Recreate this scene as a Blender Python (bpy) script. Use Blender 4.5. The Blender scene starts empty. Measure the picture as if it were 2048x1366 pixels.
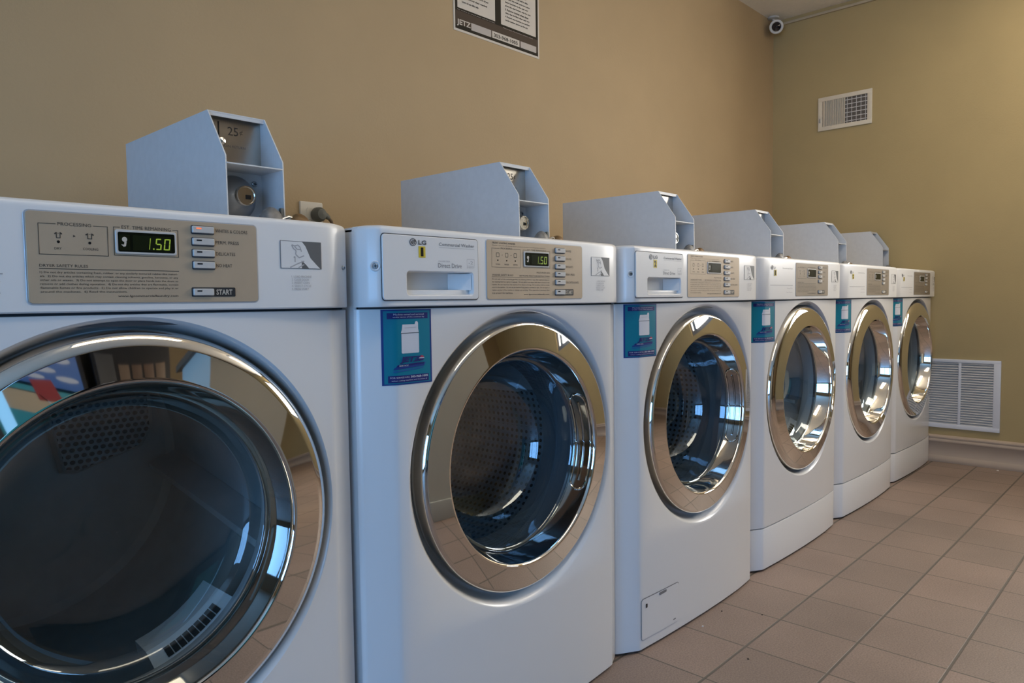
import bpy, bmesh, math, random
from mathutils import Vector, Matrix
random.seed(7)
PI = math.pi
scene = bpy.context.scene
COL = scene.collection

# ------------------------------------------------------------------ materials
MATS = {}
def nodes_of(name):
    m = bpy.data.materials.new(name); m.use_nodes = True
    nt = m.node_tree; b = nt.nodes['Principled BSDF']
    MATS[name] = m
    return m, nt, b
def mat(name, col, rough=0.5, metal=0.0, coat=0.0, emit=None, estr=0.0, spec=0.5, noise=None, bump=None):
    m, nt, b = nodes_of(name)
    b.inputs['Base Color'].default_value = (*col, 1)
    b.inputs['Roughness'].default_value = rough
    b.inputs['Metallic'].default_value = metal
    b.inputs['Coat Weight'].default_value = coat
    b.inputs['Coat Roughness'].default_value = 0.12
    b.inputs['Specular IOR Level'].default_value = spec
    if emit:
        b.inputs['Emission Color'].default_value = (*emit, 1)
        b.inputs['Emission Strength'].default_value = estr
    if noise or bump:
        tc = nt.nodes.new('ShaderNodeTexCoord')
    if noise:
        sc, amt = noise
        n = nt.nodes.new('ShaderNodeTexNoise'); n.inputs['Scale'].default_value = sc; n.inputs['Detail'].default_value = 6
        nt.links.new(tc.outputs['Object'], n.inputs['Vector'])
        r = nt.nodes.new('ShaderNodeMapRange')
        r.inputs['From Min'].default_value = 0.3; r.inputs['From Max'].default_value = 0.7
        r.inputs['To Min'].default_value = 1 - amt; r.inputs['To Max'].default_value = 1 + amt
        nt.links.new(n.outputs['Fac'], r.inputs['Value'])
        mx = nt.nodes.new('ShaderNodeMix'); mx.data_type = 'RGBA'; mx.blend_type = 'MULTIPLY'
        mx.inputs[0].default_value = 1
        mx.inputs[6].default_value = (*col, 1)
        nt.links.new(r.outputs['Result'], mx.inputs[7])
        nt.links.new(mx.outputs[2], b.inputs['Base Color'])
    if bump:
        sc, st, dist = bump
        n2 = nt.nodes.new('ShaderNodeTexNoise'); n2.inputs['Scale'].default_value = sc; n2.inputs['Detail'].default_value = 3
        nt.links.new(tc.outputs['Object'], n2.inputs['Vector'])
        bp = nt.nodes.new('ShaderNodeBump'); bp.inputs['Strength'].default_value = st; bp.inputs['Distance'].default_value = dist
        nt.links.new(n2.outputs['Fac'], bp.inputs['Height'])
        nt.links.new(bp.outputs['Normal'], b.inputs['Normal'])
    return m

WALLC = (0.425, 0.312, 0.178)
mat('wall_paint', WALLC, 0.72, noise=(3.0, 0.04), bump=(140, 0.12, 0.004), spec=0.3)
mat('wall_paint_far', (0.44, 0.335, 0.16), 0.72, noise=(3.0, 0.04), bump=(140, 0.12, 0.004), spec=0.3)  # far wall only; slightly yellower than the wall behind the machines
mat('wall_paint_low_bounce', (0.25, 0.19, 0.11), 0.72, noise=(3.0, 0.04), bump=(140, 0.12, 0.004), spec=0.3)  # unseen walls darkened in colour to cut warm bounce onto the machine fronts
mat('ceiling_paint', (0.82, 0.77, 0.68), 0.85, bump=(90, 0.5, 0.01), spec=0.2)
mat('base_paint', (0.46, 0.36, 0.27), 0.5, noise=(5, 0.05))
mat('white_enamel', (0.78, 0.78, 0.785), 0.28, coat=0.25)
mat('white_plastic', (0.79, 0.79, 0.79), 0.33, coat=0.1)
mat('coin_paint', (0.62, 0.635, 0.655), 0.42, noise=(60, 0.03), bump=(400, 0.08, 0.001))
mat('seam_dark', (0.05, 0.055, 0.065), 0.6)
mat('chrome', (0.86, 0.83, 0.78), 0.03, 1.0)
mat('chrome_dark', (0.42, 0.40, 0.38), 0.06, 1.0)
mat('lock_metal', (0.75, 0.73, 0.69), 0.18, 1.0)
mat('lock_boss', (0.38, 0.40, 0.43), 0.35, 0.6)
mat('stainless', (0.62, 0.57, 0.50), 0.30, 1.0, noise=(40, 0.05))
mat('drum_plain', (0.62, 0.66, 0.67), 0.45, 0.25, noise=(9, 0.12))
mat('drum_lip', (0.55, 0.58, 0.59), 0.45)
mat('gasket', (0.10, 0.11, 0.12), 0.6)
mat('black_plastic', (0.012, 0.012, 0.013), 0.25)
mat('black_hole', (0.01, 0.01, 0.01), 0.9)
mat('panel_taupe', (0.50, 0.395, 0.280), 0.48, 0.15, noise=(30, 0.03))
mat('panel_taupe_shaded', (0.29, 0.24, 0.18), 0.48, 0.2, noise=(30, 0.03))  # same panel finish as the near dryer, weaker light put into the colour
mat('panel_rim', (0.52, 0.54, 0.58), 0.35, 0.3)
mat('ink_dark', (0.045, 0.038, 0.032), 0.6)
mat('ink_grey', (0.20, 0.20, 0.21), 0.6)
mat('ink_light', (0.42, 0.42, 0.44), 0.6)
mat('start_black', (0.028, 0.03, 0.034), 0.4)
mat('ink_cream', (0.62, 0.57, 0.48), 0.6)
mat('button_grey', (0.60, 0.58, 0.55), 0.35)
mat('lcd_glass', (0.006, 0.008, 0.004), 0.2, spec=0.25)
mat('lcd_dim', (0.012, 0.016, 0.006), 0.25, spec=0.2)
mat('lcd_green', (0.05, 0.08, 0.01), 0.4, emit=(0.50, 0.72, 0.08), estr=0.42)
mat('led_red', (0.5, 0.1, 0.04), 0.4, emit=(1.0, 0.22, 0.08), estr=0.9)
mat('badge_grey', (0.10, 0.105, 0.115), 0.35, 0.3)
mat('badge_light', (0.60, 0.61, 0.64), 0.4)
mat('yellow_vinyl', (0.66, 0.50, 0.03), 0.45)
mat('teal_vinyl', (0.0, 0.20, 0.285), 0.4)
mat('navy_vinyl', (0.012, 0.018, 0.145), 0.4)
mat('blue_vinyl', (0.012, 0.045, 0.22), 0.4)
mat('blue_mid', (0.015, 0.11, 0.30), 0.4)
mat('sticker_white', (0.66, 0.67, 0.72), 0.5)
mat('sticker_red', (0.50, 0.05, 0.10), 0.5)
mat('decal_grey', (0.12, 0.125, 0.13), 0.5)
mat('screw_steel', (0.42, 0.43, 0.44), 0.3, 0.8)
mat('grey_rubber', (0.13, 0.135, 0.12), 0.6)
mat('fitting_grey', (0.20, 0.20, 0.20), 0.45, 0.3, noise=(120, 0.25))
mat('fitting_brown', (0.17, 0.095, 0.035), 0.42, 0.2, noise=(120, 0.2))
mat('cord_brown', (0.13, 0.085, 0.045), 0.6)
mat('outlet_plate', (0.66, 0.62, 0.54), 0.4)
mat('vent_cream', (0.72, 0.64, 0.50), 0.5)
mat('register_shade', (0.13, 0.11, 0.09), 0.8)
mat('vent_white', (0.72, 0.72, 0.74), 0.45)
mat('vent_slat', (0.60, 0.58, 0.55), 0.5)
mat('paper_white', (0.60, 0.545, 0.475), 0.7)
mat('poster_dark', (0.030, 0.024, 0.016), 0.75, spec=0.15)
mat('poster_band', (0.085, 0.062, 0.045), 0.75, spec=0.15)
mat('poster_grey', (0.48, 0.43, 0.39), 0.7)
mat('cctv_white', (0.62, 0.585, 0.52), 0.45)
mat('cctv_lens', (0.012, 0.008, 0.010), 0.12)
mat('conduit_paint', (0.50, 0.415, 0.285), 0.6)
mat('lint', (0.78, 0.75, 0.70), 0.9)
mat('dark_crumb', (0.035, 0.028, 0.022), 0.9)
mat('pillar_paint', (0.52, 0.53, 0.49), 0.65, noise=(3, 0.03))
mat('vend_black', (0.014, 0.014, 0.016), 0.5, spec=0.2)
mat('vend_blue', (0.02, 0.13, 0.42), 0.3)
mat('vend_deep', (0.01, 0.05, 0.22), 0.3)
mat('vend_sea', (0.03, 0.30, 0.36), 0.3)
mat('vend_sand', (0.50, 0.39, 0.25), 0.4)
mat('vend_cloud', (0.55, 0.60, 0.68), 0.4)
mat('vend_glow', (0.1, 0.2, 0.4), 0.3, emit=(0.25, 0.62, 1.0), estr=0.9)
mat('vend_red', (0.30, 0.02, 0.03), 0.4)
mat('snack_brown', (0.075, 0.038, 0.02), 0.5, noise=(8, 0.3))
mat('snack_tan', (0.12, 0.075, 0.045), 0.5)
mat('frame_alu', (0.30, 0.29, 0.28), 0.35, 0.7)
mat('lamp_diffuser', (0.8, 0.8, 0.8), 0.5, emit=(1.0, 0.84, 0.62), estr=5.6)
mat('lamp_diffuser_bright', (0.8, 0.8, 0.8), 0.5, emit=(1.0, 0.87, 0.70), estr=11.0)
mat('lamp_housing', (0.7, 0.68, 0.64), 0.5)

# floor tiles, laid out in metres with the tile grid of the room
def floor_material():
    m, nt, b = nodes_of('floor_tile')
    N = nt.nodes.new; L = nt.links.new
    tc = N('ShaderNodeTexCoord'); sp = N('ShaderNodeSeparateXYZ'); L(tc.outputs['Object'], sp.inputs[0])
    def mth(op, a, v2=None, clamp=False):
        n = N('ShaderNodeMath'); n.operation = op; n.use_clamp = clamp
        for k, v in ((0, a), (1, v2)):
            if v is None: continue
            if isinstance(v, (int, float)): n.inputs[k].default_value = v
            else: L(v, n.inputs[k])
        return n.outputs[0]
    def cell(sock, off, size):
        u = mth('DIVIDE', mth('SUBTRACT', sock, off), size)
        fr = mth('FRACT', u); fl = mth('FLOOR', u)
        d = mth('MULTIPLY', mth('MINIMUM', fr, mth('SUBTRACT', 1.0, fr)), size)
        return fl, d
    fx, dx = cell(sp.outputs['X'], 2.3525, 0.1993)
    fy, dy = cell(sp.outputs['Y'], -0.607, 0.1935)
    # the long joints (running along the machines) are wider and clearer than the cross joints
    gx = N('ShaderNodeMapRange'); gx.inputs['From Min'].default_value = 0.0012; gx.inputs['From Max'].default_value = 0.0026
    L(dx, gx.inputs['Value'])
    gy = N('ShaderNodeMapRange'); gy.inputs['From Min'].default_value = 0.0022; gy.inputs['From Max'].default_value = 0.0038
    L(dy, gy.inputs['Value'])
    tile = mth('MULTIPLY', gx.outputs['Result'], gy.outputs['Result'])
    cb = N('ShaderNodeCombineXYZ'); L(fx, cb.inputs[0]); L(fy, cb.inputs[1])
    wn = N('ShaderNodeTexWhiteNoise'); wn.noise_dimensions = '3D'; L(cb.outputs[0], wn.inputs['Vector'])
    ramp = N('ShaderNodeValToRGB'); L(wn.outputs['Value'], ramp.inputs[0])
    ramp.color_ramp.elements[0].color = (0.250, 0.188, 0.155, 1)
    ramp.color_ramp.elements[1].color = (0.305, 0.222, 0.182, 1)
    big = N('ShaderNodeTexNoise'); big.inputs['Scale'].default_value = 2.3; big.inputs['Detail'].default_value = 4
    L(tc.outputs['Object'], big.inputs['Vector'])
    fine = N('ShaderNodeTexNoise'); fine.inputs['Scale'].default_value = 260; fine.inputs['Detail'].default_value = 3
    L(tc.outputs['Object'], fine.inputs['Vector'])
    f1 = N('ShaderNodeMapRange'); f1.inputs['From Min'].default_value = 0.3; f1.inputs['From Max'].default_value = 0.7
    f1.inputs['To Min'].default_value = 0.80; f1.inputs['To Max'].default_value = 1.20; L(fine.outputs['Fac'], f1.inputs['Value'])
    f2 = N('ShaderNodeMapRange'); f2.inputs['From Min'].default_value = 0.3; f2.inputs['From Max'].default_value = 0.7
    f2.inputs['To Min'].default_value = 0.86; f2.inputs['To Max'].default_value = 1.14; L(big.outputs['Fac'], f2.inputs['Value'])
    k = mth('MULTIPLY', f1.outputs['Result'], f2.outputs['Result'])
    mul = N('ShaderNodeMix'); mul.data_type = 'RGBA'; mul.blend_type = 'MULTIPLY'; mul.inputs[0].default_value = 1
    L(ramp.outputs['Color'], mul.inputs[6]); L(k, mul.inputs[7])
    mx = N('ShaderNodeMix'); mx.data_type = 'RGBA'
    L(tile, mx.inputs[0]); mx.inputs[6].default_value = (0.125, 0.105, 0.085, 1); L(mul.outputs[2], mx.inputs[7])
    L(mx.outputs[2], b.inputs['Base Color'])
    b.inputs['Roughness'].default_value = 0.52
    b.inputs['Specular IOR Level'].default_value = 0.35
    bp = N('ShaderNodeBump'); bp.inputs['Strength'].default_value = 0.5; bp.inputs['Distance'].default_value = 0.002
    hh = mth('ADD', tile, mth('MULTIPLY', fine.outputs['Fac'], 0.25)); L(hh, bp.inputs['Height'])
    L(bp.outputs['Normal'], b.inputs['Normal'])
floor_material()

def perforated(name, col, hole, scale, radius, hexa=False, metal=0.6, rough=0.38):
    """sheet metal with rows of punched holes, read from the mesh's UV map (metres)"""
    m, nt, b = nodes_of(name)
    N = nt.nodes.new; L = nt.links.new
    uv = N('ShaderNodeUVMap'); sp = N('ShaderNodeSeparateXYZ'); L(uv.outputs[0], sp.inputs[0])
    def mth(op, a, v2=None):
        n = N('ShaderNodeMath'); n.operation = op
        for k, v in ((0, a), (1, v2)):
            if v is None: continue
            if isinstance(v, (int, float)): n.inputs[k].default_value = v
            else: L(v, n.inputs[k])
        return n.outputs[0]
    v = mth('DIVIDE', sp.outputs['Y'], scale * (0.866 if hexa else 1.0))
    row = mth('FLOOR', v)
    u = mth('DIVIDE', sp.outputs['X'], scale)
    if hexa: u = mth('ADD', u, mth('MULTIPLY', row, 0.5))
    du = mth('SUBTRACT', mth('FRACT', u), 0.5); dv = mth('SUBTRACT', mth('FRACT', v), 0.5)
    d = mth('SQRT', mth('ADD', mth('MULTIPLY', du, du), mth('MULTIPLY', dv, dv)))
    inside = mth('LESS_THAN', d, radius)
    tc = N('ShaderNodeTexCoord'); nz = N('ShaderNodeTexNoise'); nz.inputs['Scale'].default_value = 14; nz.inputs['Detail'].default_value = 4
    L(tc.outputs['Object'], nz.inputs['Vector'])
    r = N('ShaderNodeMapRange'); r.inputs['From Min'].default_value = 0.3; r.inputs['From Max'].default_value = 0.7
    r.inputs['To Min'].default_value = 0.7; r.inputs['To Max'].default_value = 1.25; L(nz.outputs['Fac'], r.inputs['Value'])
    mul = N('ShaderNodeMix'); mul.data_type = 'RGBA'; mul.blend_type = 'MULTIPLY'; mul.inputs[0].default_value = 1
    mul.inputs[6].default_value = (*col, 1); L(r.outputs['Result'], mul.inputs[7])
    mx = N('ShaderNodeMix'); mx.data_type = 'RGBA'; L(inside, mx.inputs[0])
    L(mul.outputs[2], mx.inputs[6]); mx.inputs[7].default_value = (*hole, 1)
    L(mx.outputs[2], b.inputs['Base Color'])
    mm = mth('MULTIPLY', mth('SUBTRACT', 1.0, inside), metal); L(mm, b.inputs['Metallic'])
    b.inputs['Roughness'].default_value = rough
perforated('drum_perforated', (0.50, 0.56, 0.60), (0.012, 0.013, 0.014), 0.0155, 0.27)
perforated('heat_grille', (0.42, 0.45, 0.46), (0.008, 0.008, 0.008), 0.0135, 0.36, hexa=True, metal=0.3)

def thin_glass(name, tint, refl, rough=0.01, base=0.05):
    m = bpy.data.materials.new(name); m.use_nodes = True; MATS[name] = m
    nt = m.node_tree; nt.nodes.clear(); N = nt.nodes.new; L = nt.links.new
    out = N('ShaderNodeOutputMaterial'); mix = N('ShaderNodeMixShader')
    tr = N('ShaderNodeBsdfTransparent'); tr.inputs[0].default_value = (*tint, 1)
    gl = N('ShaderNodeBsdfGlossy'); gl.inputs['Color'].default_value = (*refl, 1); gl.inputs['Roughness'].default_value = rough
    lw = N('ShaderNodeLayerWeight'); lw.inputs['Blend'].default_value = 0.5
    p = N('ShaderNodeMath'); p.operation = 'POWER'; p.inputs[1].default_value = 3.0; L(lw.outputs['Facing'], p.inputs[0])
    a = N('ShaderNodeMath'); a.operation = 'MULTIPLY_ADD'; a.inputs[1].default_value = 0.75; a.inputs[2].default_value = base
    a.use_clamp = True; L(p.outputs[0], a.inputs[0])
    L(a.outputs[0], mix.inputs[0]); L(tr.outputs[0], mix.inputs[1]); L(gl.outputs[0], mix.inputs[2]); L(mix.outputs[0], out.inputs[0])
thin_glass('bowl_glass', (0.74, 0.83, 0.88), (0.82, 0.92, 1.0), base=0.13)
thin_glass('dryer_glass', (0.80, 0.85, 0.86), (0.86, 0.94, 1.0), base=0.09)
thin_glass('window_glass', (0.93, 0.95, 0.96), (1, 1, 1), base=0.03)

# ------------------------------------------------------------------ mesh builder
class MB:
    def __init__(self):
        self.v = []; self.f = []; self.m = []; self.uv = []; self.mats = []
    def mi(self, name):
        if name not in self.mats: self.mats.append(name)
        return self.mats.index(name)
    def face(self, idx, mt, uv=None):
        self.f.append(tuple(idx)); self.m.append(self.mi(mt)); self.uv.append(uv)
    def poly(self, pts, mt, uv=None):
        b = len(self.v); self.v += [tuple(p) for p in pts]
        self.face(range(b, b + len(pts)), mt, uv)
    def grid(self, rows, mt, close=False, uvrows=None, skip=None):
        """rows: list of equally long point lists"""
        b = len(self.v); n = len(rows[0])
        for r in rows: self.v += [tuple(p) for p in r]
        for i in range(len(rows) - 1):
            for j in range(n if close else n - 1):
                if skip and skip(i, j): continue
                k = (j + 1) % n
                uv = None
                if uvrows:
                    k2 = j + 1
                    uv = (uvrows[i][j], uvrows[i][k2], uvrows[i + 1][k2], uvrows[i + 1][j])
                self.face((b + i * n + j, b + i * n + k, b + (i + 1) * n + k, b + (i + 1) * n + j), mt, uv)
    def box(self, lo, hi, mt, bev=0.0):
        x0, y0, z0 = lo; x1, y1, z1 = hi
        bm = bmesh.new(); bmesh.ops.create_cube(bm, size=1)
        for v in bm.verts:
            v.co = Vector(((x0 + x1) / 2 + v.co.x * (x1 - x0), (y0 + y1) / 2 + v.co.y * (y1 - y0), (z0 + z1) / 2 + v.co.z * (z1 - z0)))
        if bev: bmesh.ops.bevel(bm, geom=bm.edges[:], offset=bev, segments=2, affect='EDGES', profile=0.6)
        self.bm(bm, mt); bm.free()
    def bm(self, bm, mt):
        b = len(self.v); bm.verts.ensure_lookup_table()
        for i, v in enumerate(bm.verts): v.index = i
        self.v += [tuple(v.co) for v in bm.verts]
        for f in bm.faces: self.face([b + v.index for v in f.verts], mt)
    def lathe(self, prof, c, mt, n=96, cap0=False, cap1=False, mts=None, axis='y', a0=0, a1=2 * PI):
        """prof: (r, along); c = centre; axis y: along = -y (towards the room)"""
        rows = []; full = abs(a1 - a0 - 2 * PI) < 1e-6
        uvr = []
        s = 0; last = None
        for (r, d) in prof:
            if last: s += math.hypot(r - last[0], d - last[1])
            last = (r, d)
            row = []; ur = []
            for k in range(n + (0 if full else 1)):
                a = a0 + (a1 - a0) * k / n
                if axis == 'y': row.append((c[0] + r * math.cos(a), c[1] - d, c[2] + r * math.sin(a)))
                elif axis == 'z': row.append((c[0] + r * math.cos(a), c[1] + r * math.sin(a), c[2] + d))
                else: row.append((c[0] - d, c[1] + r * math.cos(a), c[2] + r * math.sin(a)))
            for k in range(n + 1): ur.append(((a0 + (a1 - a0) * k / n) * 0.25, s))
            rows.append(row); uvr.append(ur)
        if mts:
            for i in range(len(rows) - 1): self.grid([rows[i], rows[i + 1]], mts[i], close=full, uvrows=[uvr[i], uvr[i + 1]])
        else: self.grid(rows, mt, close=full, uvrows=uvr)
        if cap0: self.poly(rows[0], mt if not mts else mts[0])
        if cap1: self.poly(rows[-1], mt if not mts else mts[-1])
    def tube(self, path, r, mt, n=10, cap=True):
        P = [Vector(p) for p in path]; rows = []
        up = Vector((0, 0, 1))
        for i, p in enumerate(P):
            t = (P[min(i + 1, len(P) - 1)] - P[max(i - 1, 0)]).normalized()
            u = t.cross(up)
            if u.length < 1e-4: u = t.cross(Vector((1, 0, 0)))
            u.normalize(); w = u.cross(t)
            rr = r[i] if isinstance(r, (list, tuple)) else r
            rows.append([p + (u * math.cos(2 * PI * k / n) + w * math.sin(2 * PI * k / n)) * rr for k in range(n)])
        self.grid(rows, mt, close=True)
        if cap: self.poly(rows[0], mt); self.poly(rows[-1], mt)
    def plate(self, x0, x1, z0, z1, r, yf, yb, mt, bev=0.0, side=None, yfun=None, n=5):
        """rounded rectangle in the xz plane, front at yf (towards -y)"""
        Y = yfun or (lambda x: 0)
        o = rrect(x0, x1, z0, z1, r, n)
        if bev:
            i = rrect(x0 + bev, x1 - bev, z0 + bev, z1 - bev, max(r - bev, 0.0002), n)
            self.grid([[(x, yb + Y(x), z) for x, z in o], [(x, yf + bev + Y(x), z) for x, z in o], [(x, yf + Y(x), z) for x, z in i]], side or mt, close=True)
            self.poly([(x, yf + Y(x), z) for x, z in i], mt)
        else:
            if abs(yf - yb) > 1e-6:
                self.grid([[(x, yb + Y(x), z) for x, z in o], [(x, yf + Y(x), z) for x, z in o]], side or mt, close=True)
            self.poly([(x, yf + Y(x), z) for x, z in o], mt)
    def frame(self, x0, x1, z0, z1, r, w, y, mt, n=4):
        """thin line frame lying on the plane y"""
        o = rrect(x0, x1, z0, z1, r, n); i = rrect(x0 + w, x1 - w, z0 + w, z1 - w, max(r - w, 0.0002), n)
        self.grid([[(x, y, z) for x, z in o], [(x, y, z) for x, z in i]], mt, close=True)
    def flat(self, x0, x1, z0, z1, y, mt):
        self.poly([(x0, y, z0), (x1, y, z0), (x1, y, z1), (x0, y, z1)], mt)
    def fplate_hole(self, outer, inner, y, mt):
        bm = bmesh.new()
        for loop in (outer, inner):
            vs = [bm.verts.new((x, y, z)) for x, z in loop]
            for k in range(len(vs)): bm.edges.new((vs[k], vs[(k + 1) % len(vs)]))
        bmesh.ops.triangle_fill(bm, use_beauty=True, edges=bm.edges[:], normal=(0, -1, 0))
        self.bm(bm, mt); bm.free()
    def text(self, s, x0, x1, z0, z1, y, mt, bold=0.0, slant=0.0, place=None):
        """lettering stretched into the box, lying on plane y"""
        vs, fs, bb = glyphs(s, bold)
        sx = (x1 - x0) / (bb[1] - bb[0]); sz = (z1 - z0) / (bb[3] - bb[2])
        b = len(self.v)
        for (a, c) in vs:
            X = x0 + (a - bb[0]) * sx + slant * (c - bb[2]) * sz; Z = z0 + (c - bb[2]) * sz
            self.v.append(place(X, Z) if place else (X, y, Z))
        for f in fs: self.face([b + k for k in f], mt)
    def drape(self, polys, mt, yfun, breaks, k=0.0):
        """lay flat xz polygons on a surface y = yfun(x), split at its creases"""
        xs = [x for p in polys for x, z in p]; lo, hi = min(xs), max(xs)
        bm = bmesh.new()
        for p in polys:
            try: bm.faces.new([bm.verts.new((x, 0, z)) for x, z in p])
            except ValueError: pass
        for bx in breaks:
            if lo + 1e-5 < bx < hi - 1e-5:
                bmesh.ops.bisect_plane(bm, geom=bm.verts[:] + bm.edges[:] + bm.faces[:], plane_co=(bx, 0, 0), plane_no=(1, 0, 0), dist=1e-6)
        for v in bm.verts: v.co.y = yfun(v.co.x) - k
        self.bm(bm, mt); bm.free()
    def text_polys(self, s, x0, x1, z0, z1, bold=0.0, slant=0.0):
        vs, fs, bb = glyphs(s, bold)
        sx = (x1 - x0) / (bb[1] - bb[0]); sz = (z1 - z0) / (bb[3] - bb[2])
        P = [(x0 + (a - bb[0]) * sx + slant * (c - bb[2]) * sz, z0 + (c - bb[2]) * sz) for a, c in vs]
        return [[P[k] for k in f] for f in fs]
    def build(self, name, parent=None, origin=(0, 0, 0), sharp=35):
        me = bpy.data.meshes.new(name)
        o = Vector(origin)
        me.from_pydata([tuple(Vector(p) - o) for p in self.v], [], self.f)
        for n in self.mats: me.materials.append(MATS[n])
        me.polygons.foreach_set('material_index', self.m)
        if any(u is not None for u in self.uv):
            ul = me.uv_layers.new(name='UVMap')
            for p, u in zip(me.polygons, self.uv):
                for k, li in enumerate(p.loop_indices):
                    if u is not None and k < len(u): ul.data[li].uv = u[k]
        me.polygons.foreach_set('use_smooth', [True] * len(me.polygons))
        me.set_sharp_from_angle(angle=math.radians(sharp))
        me.validate(); me.update()
        ob = bpy.data.objects.new(name, me); COL.objects.link(ob)
        if parent is not None: ob.parent = parent
        else: ob.location = origin
        return ob

def rrect(x0, x1, z0, z1, r, n=5):
    r = min(r, (x1 - x0) / 2 - 1e-6, (z1 - z0) / 2 - 1e-6); pts = []
    for cx, cz, a in ((x1 - r, z0 + r, -PI / 2), (x1 - r, z1 - r, 0), (x0 + r, z1 - r, PI / 2), (x0 + r, z0 + r, PI)):
        for k in range(n + 1):
            t = a + PI / 2 * k / n; pts.append((cx + r * math.cos(t), cz + r * math.sin(t)))
    return pts

_G = {}
def glyphs(s, bold=0.0):
    key = (s, bold)
    if key in _G: return _G[key]
    cu = bpy.data.curves.new('glyph', 'FONT'); cu.body = s; cu.size = 1; cu.resolution_u = 2; cu.offset = bold
    ob = bpy.data.objects.new('glyph', cu); COL.objects.link(ob)
    dg = bpy.context.evaluated_depsgraph_get(); dg.update()
    me = bpy.data.meshes.new_from_object(ob.evaluated_get(dg))
    vs = [(v.co.x, v.co.y) for v in me.vertices]; fs = [tuple(p.vertices) for p in me.polygons]
    bpy.data.objects.remove(ob); bpy.data.curves.remove(cu); bpy.data.meshes.remove(me)
    xs = [a for a, c in vs]; zs = [c for a, c in vs]
    _G[key] = (vs, fs, (min(xs), max(xs), min(zs), max(zs)))
    return _G[key]

def thing(name, label, cat, loc=(0, 0, 0), group=None):
    o = bpy.data.objects.new(name, None); COL.objects.link(o)
    o.empty_display_size = 0.1; o.location = loc
    o['label'] = label; o['category'] = cat
    if group: o['group'] = group
    return o
def tag(o, label, cat, group=None):
    o['label'] = label; o['category'] = cat
    if group: o['group'] = group
    return o
def struct(o):
    o['kind'] = 'structure'; return o

# ------------------------------------------------------------------ room shell
XW, YW, ZC = 4.47, 0.44, 2.41          # far wall, wall behind the machines, ceiling
XN, YF = -2.60, -4.40                  # wall behind the camera's left, opposite wall
T = 0.12
b = MB(); b.box((XN - T, YF - T, -0.10), (XW + T, YW + T, 0.0), 'floor_tile'); struct(b.build('floor'))
b = MB(); b.box((XN - T, YF - T, ZC), (XW + T, YW + T, ZC + 0.1), 'ceiling_paint'); struct(b.build('ceiling'))
b = MB(); b.box((XN - T, YW, 0), (XW + T, YW + T, ZC), 'wall_paint'); struct(b.build('wall_left'))
def wall_with_opening(name, axis, pos, thick, a0, a1, o0, o1, oz0, oz1, m):
    b = MB()
    def bx(u0, u1, z0, z1):
        if u1 - u0 < 1e-4 or z1 - z0 < 1e-4: return
        if axis == 'x': b.box((pos - thick, u0, z0), (pos, u1, z1), m)
        else: b.box((u0, pos - thick, z0), (u1, pos, z1), m)
    bx(a0, o0, 0, ZC); bx(o1, a1, 0, ZC); bx(o0, o1, 0, oz0); bx(o0, o1, oz1, ZC)
    return struct(b.build(name))
W1 = dict(o0=-4.2, o1=-0.95, oz0=0.12, oz1=1.85)
W2 = dict(o0=-2.30, o1=-0.98, oz0=1.15, oz1=2.20)
wall_with_opening('wall_near', 'x', XN, T, YF, YW, m='wall_paint_low_bounce', **W1)
wall_with_opening('wall_far', 'x', XW + T, T, YF, YW, m='wall_paint_far', **W2)
b = MB(); b.box((XN, YF - T, 0), (XW, YF, ZC), 'wall_paint_low_bounce'); struct(b.build('wall_opposite'))
def window(name, axis, pos, o0, o1, oz0, oz1, nm):
    b = MB(); fr = 0.05
    def bx(u0, u1, z0, z1):
        if axis == 'x': b.box((pos - 0.08, u0, z0), (pos - 0.02, u1, z1), 'frame_alu')
        else: b.box((u0, pos - 0.08, z0), (u1, pos - 0.02, z1), 'frame_alu')
    bx(o0, o1, oz0, oz0 + fr); bx(o0, o1, oz1 - fr, oz1); bx(o0, o0 + fr, oz0 + fr, oz1 - fr); bx(o1 - fr, o1, oz0 + fr, oz1 - fr)
    for k in range(1, nm):
        u = o0 + (o1 - o0) * k / nm; bx(u - fr / 2, u + fr / 2, oz0 + fr, oz1 - fr)
    w = struct(b.build(name))
    g = MB()
    for k in range(nm):
        u0 = o0 + (o1 - o0) * k / nm + fr / 2; u1 = o0 + (o1 - o0) * (k + 1) / nm - fr / 2
        if axis == 'x': g.poly([(pos - 0.05, u0, oz0 + fr), (pos - 0.05, u1, oz0 + fr), (pos - 0.05, u1, oz1 - fr), (pos - 0.05, u0, oz1 - fr)], 'window_glass')
        else: g.poly([(u0, pos - 0.05, oz0 + fr), (u1, pos - 0.05, oz0 + fr), (u1, pos - 0.05, oz1 - fr), (u0, pos - 0.05, oz1 - fr)], 'window_glass')
    g.build('pane', w)
window('window_1', 'x', XN, nm=3, **W1)
window('window_2', 'x', XW + T, nm=2, **W2)
# half-height partition out in the room, seen only in the chrome doors
b = MB(); b.box((1.45, -1.80, 0), (1.98, -1.50, 1.14), 'pillar_paint'); struct(b.build('wall_partition'))
b = MB(); b.box((1.437, -1.813, 0), (1.993, -1.487, 0.13), 'pillar_paint', 0.004); struct(b.build('trim_1'))
b = MB(); b.box((1.42, -1.83, 1.14), (2.01, -1.47, 1.165), 'snack_tan', 0.004); struct(b.build('trim_2'))
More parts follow.
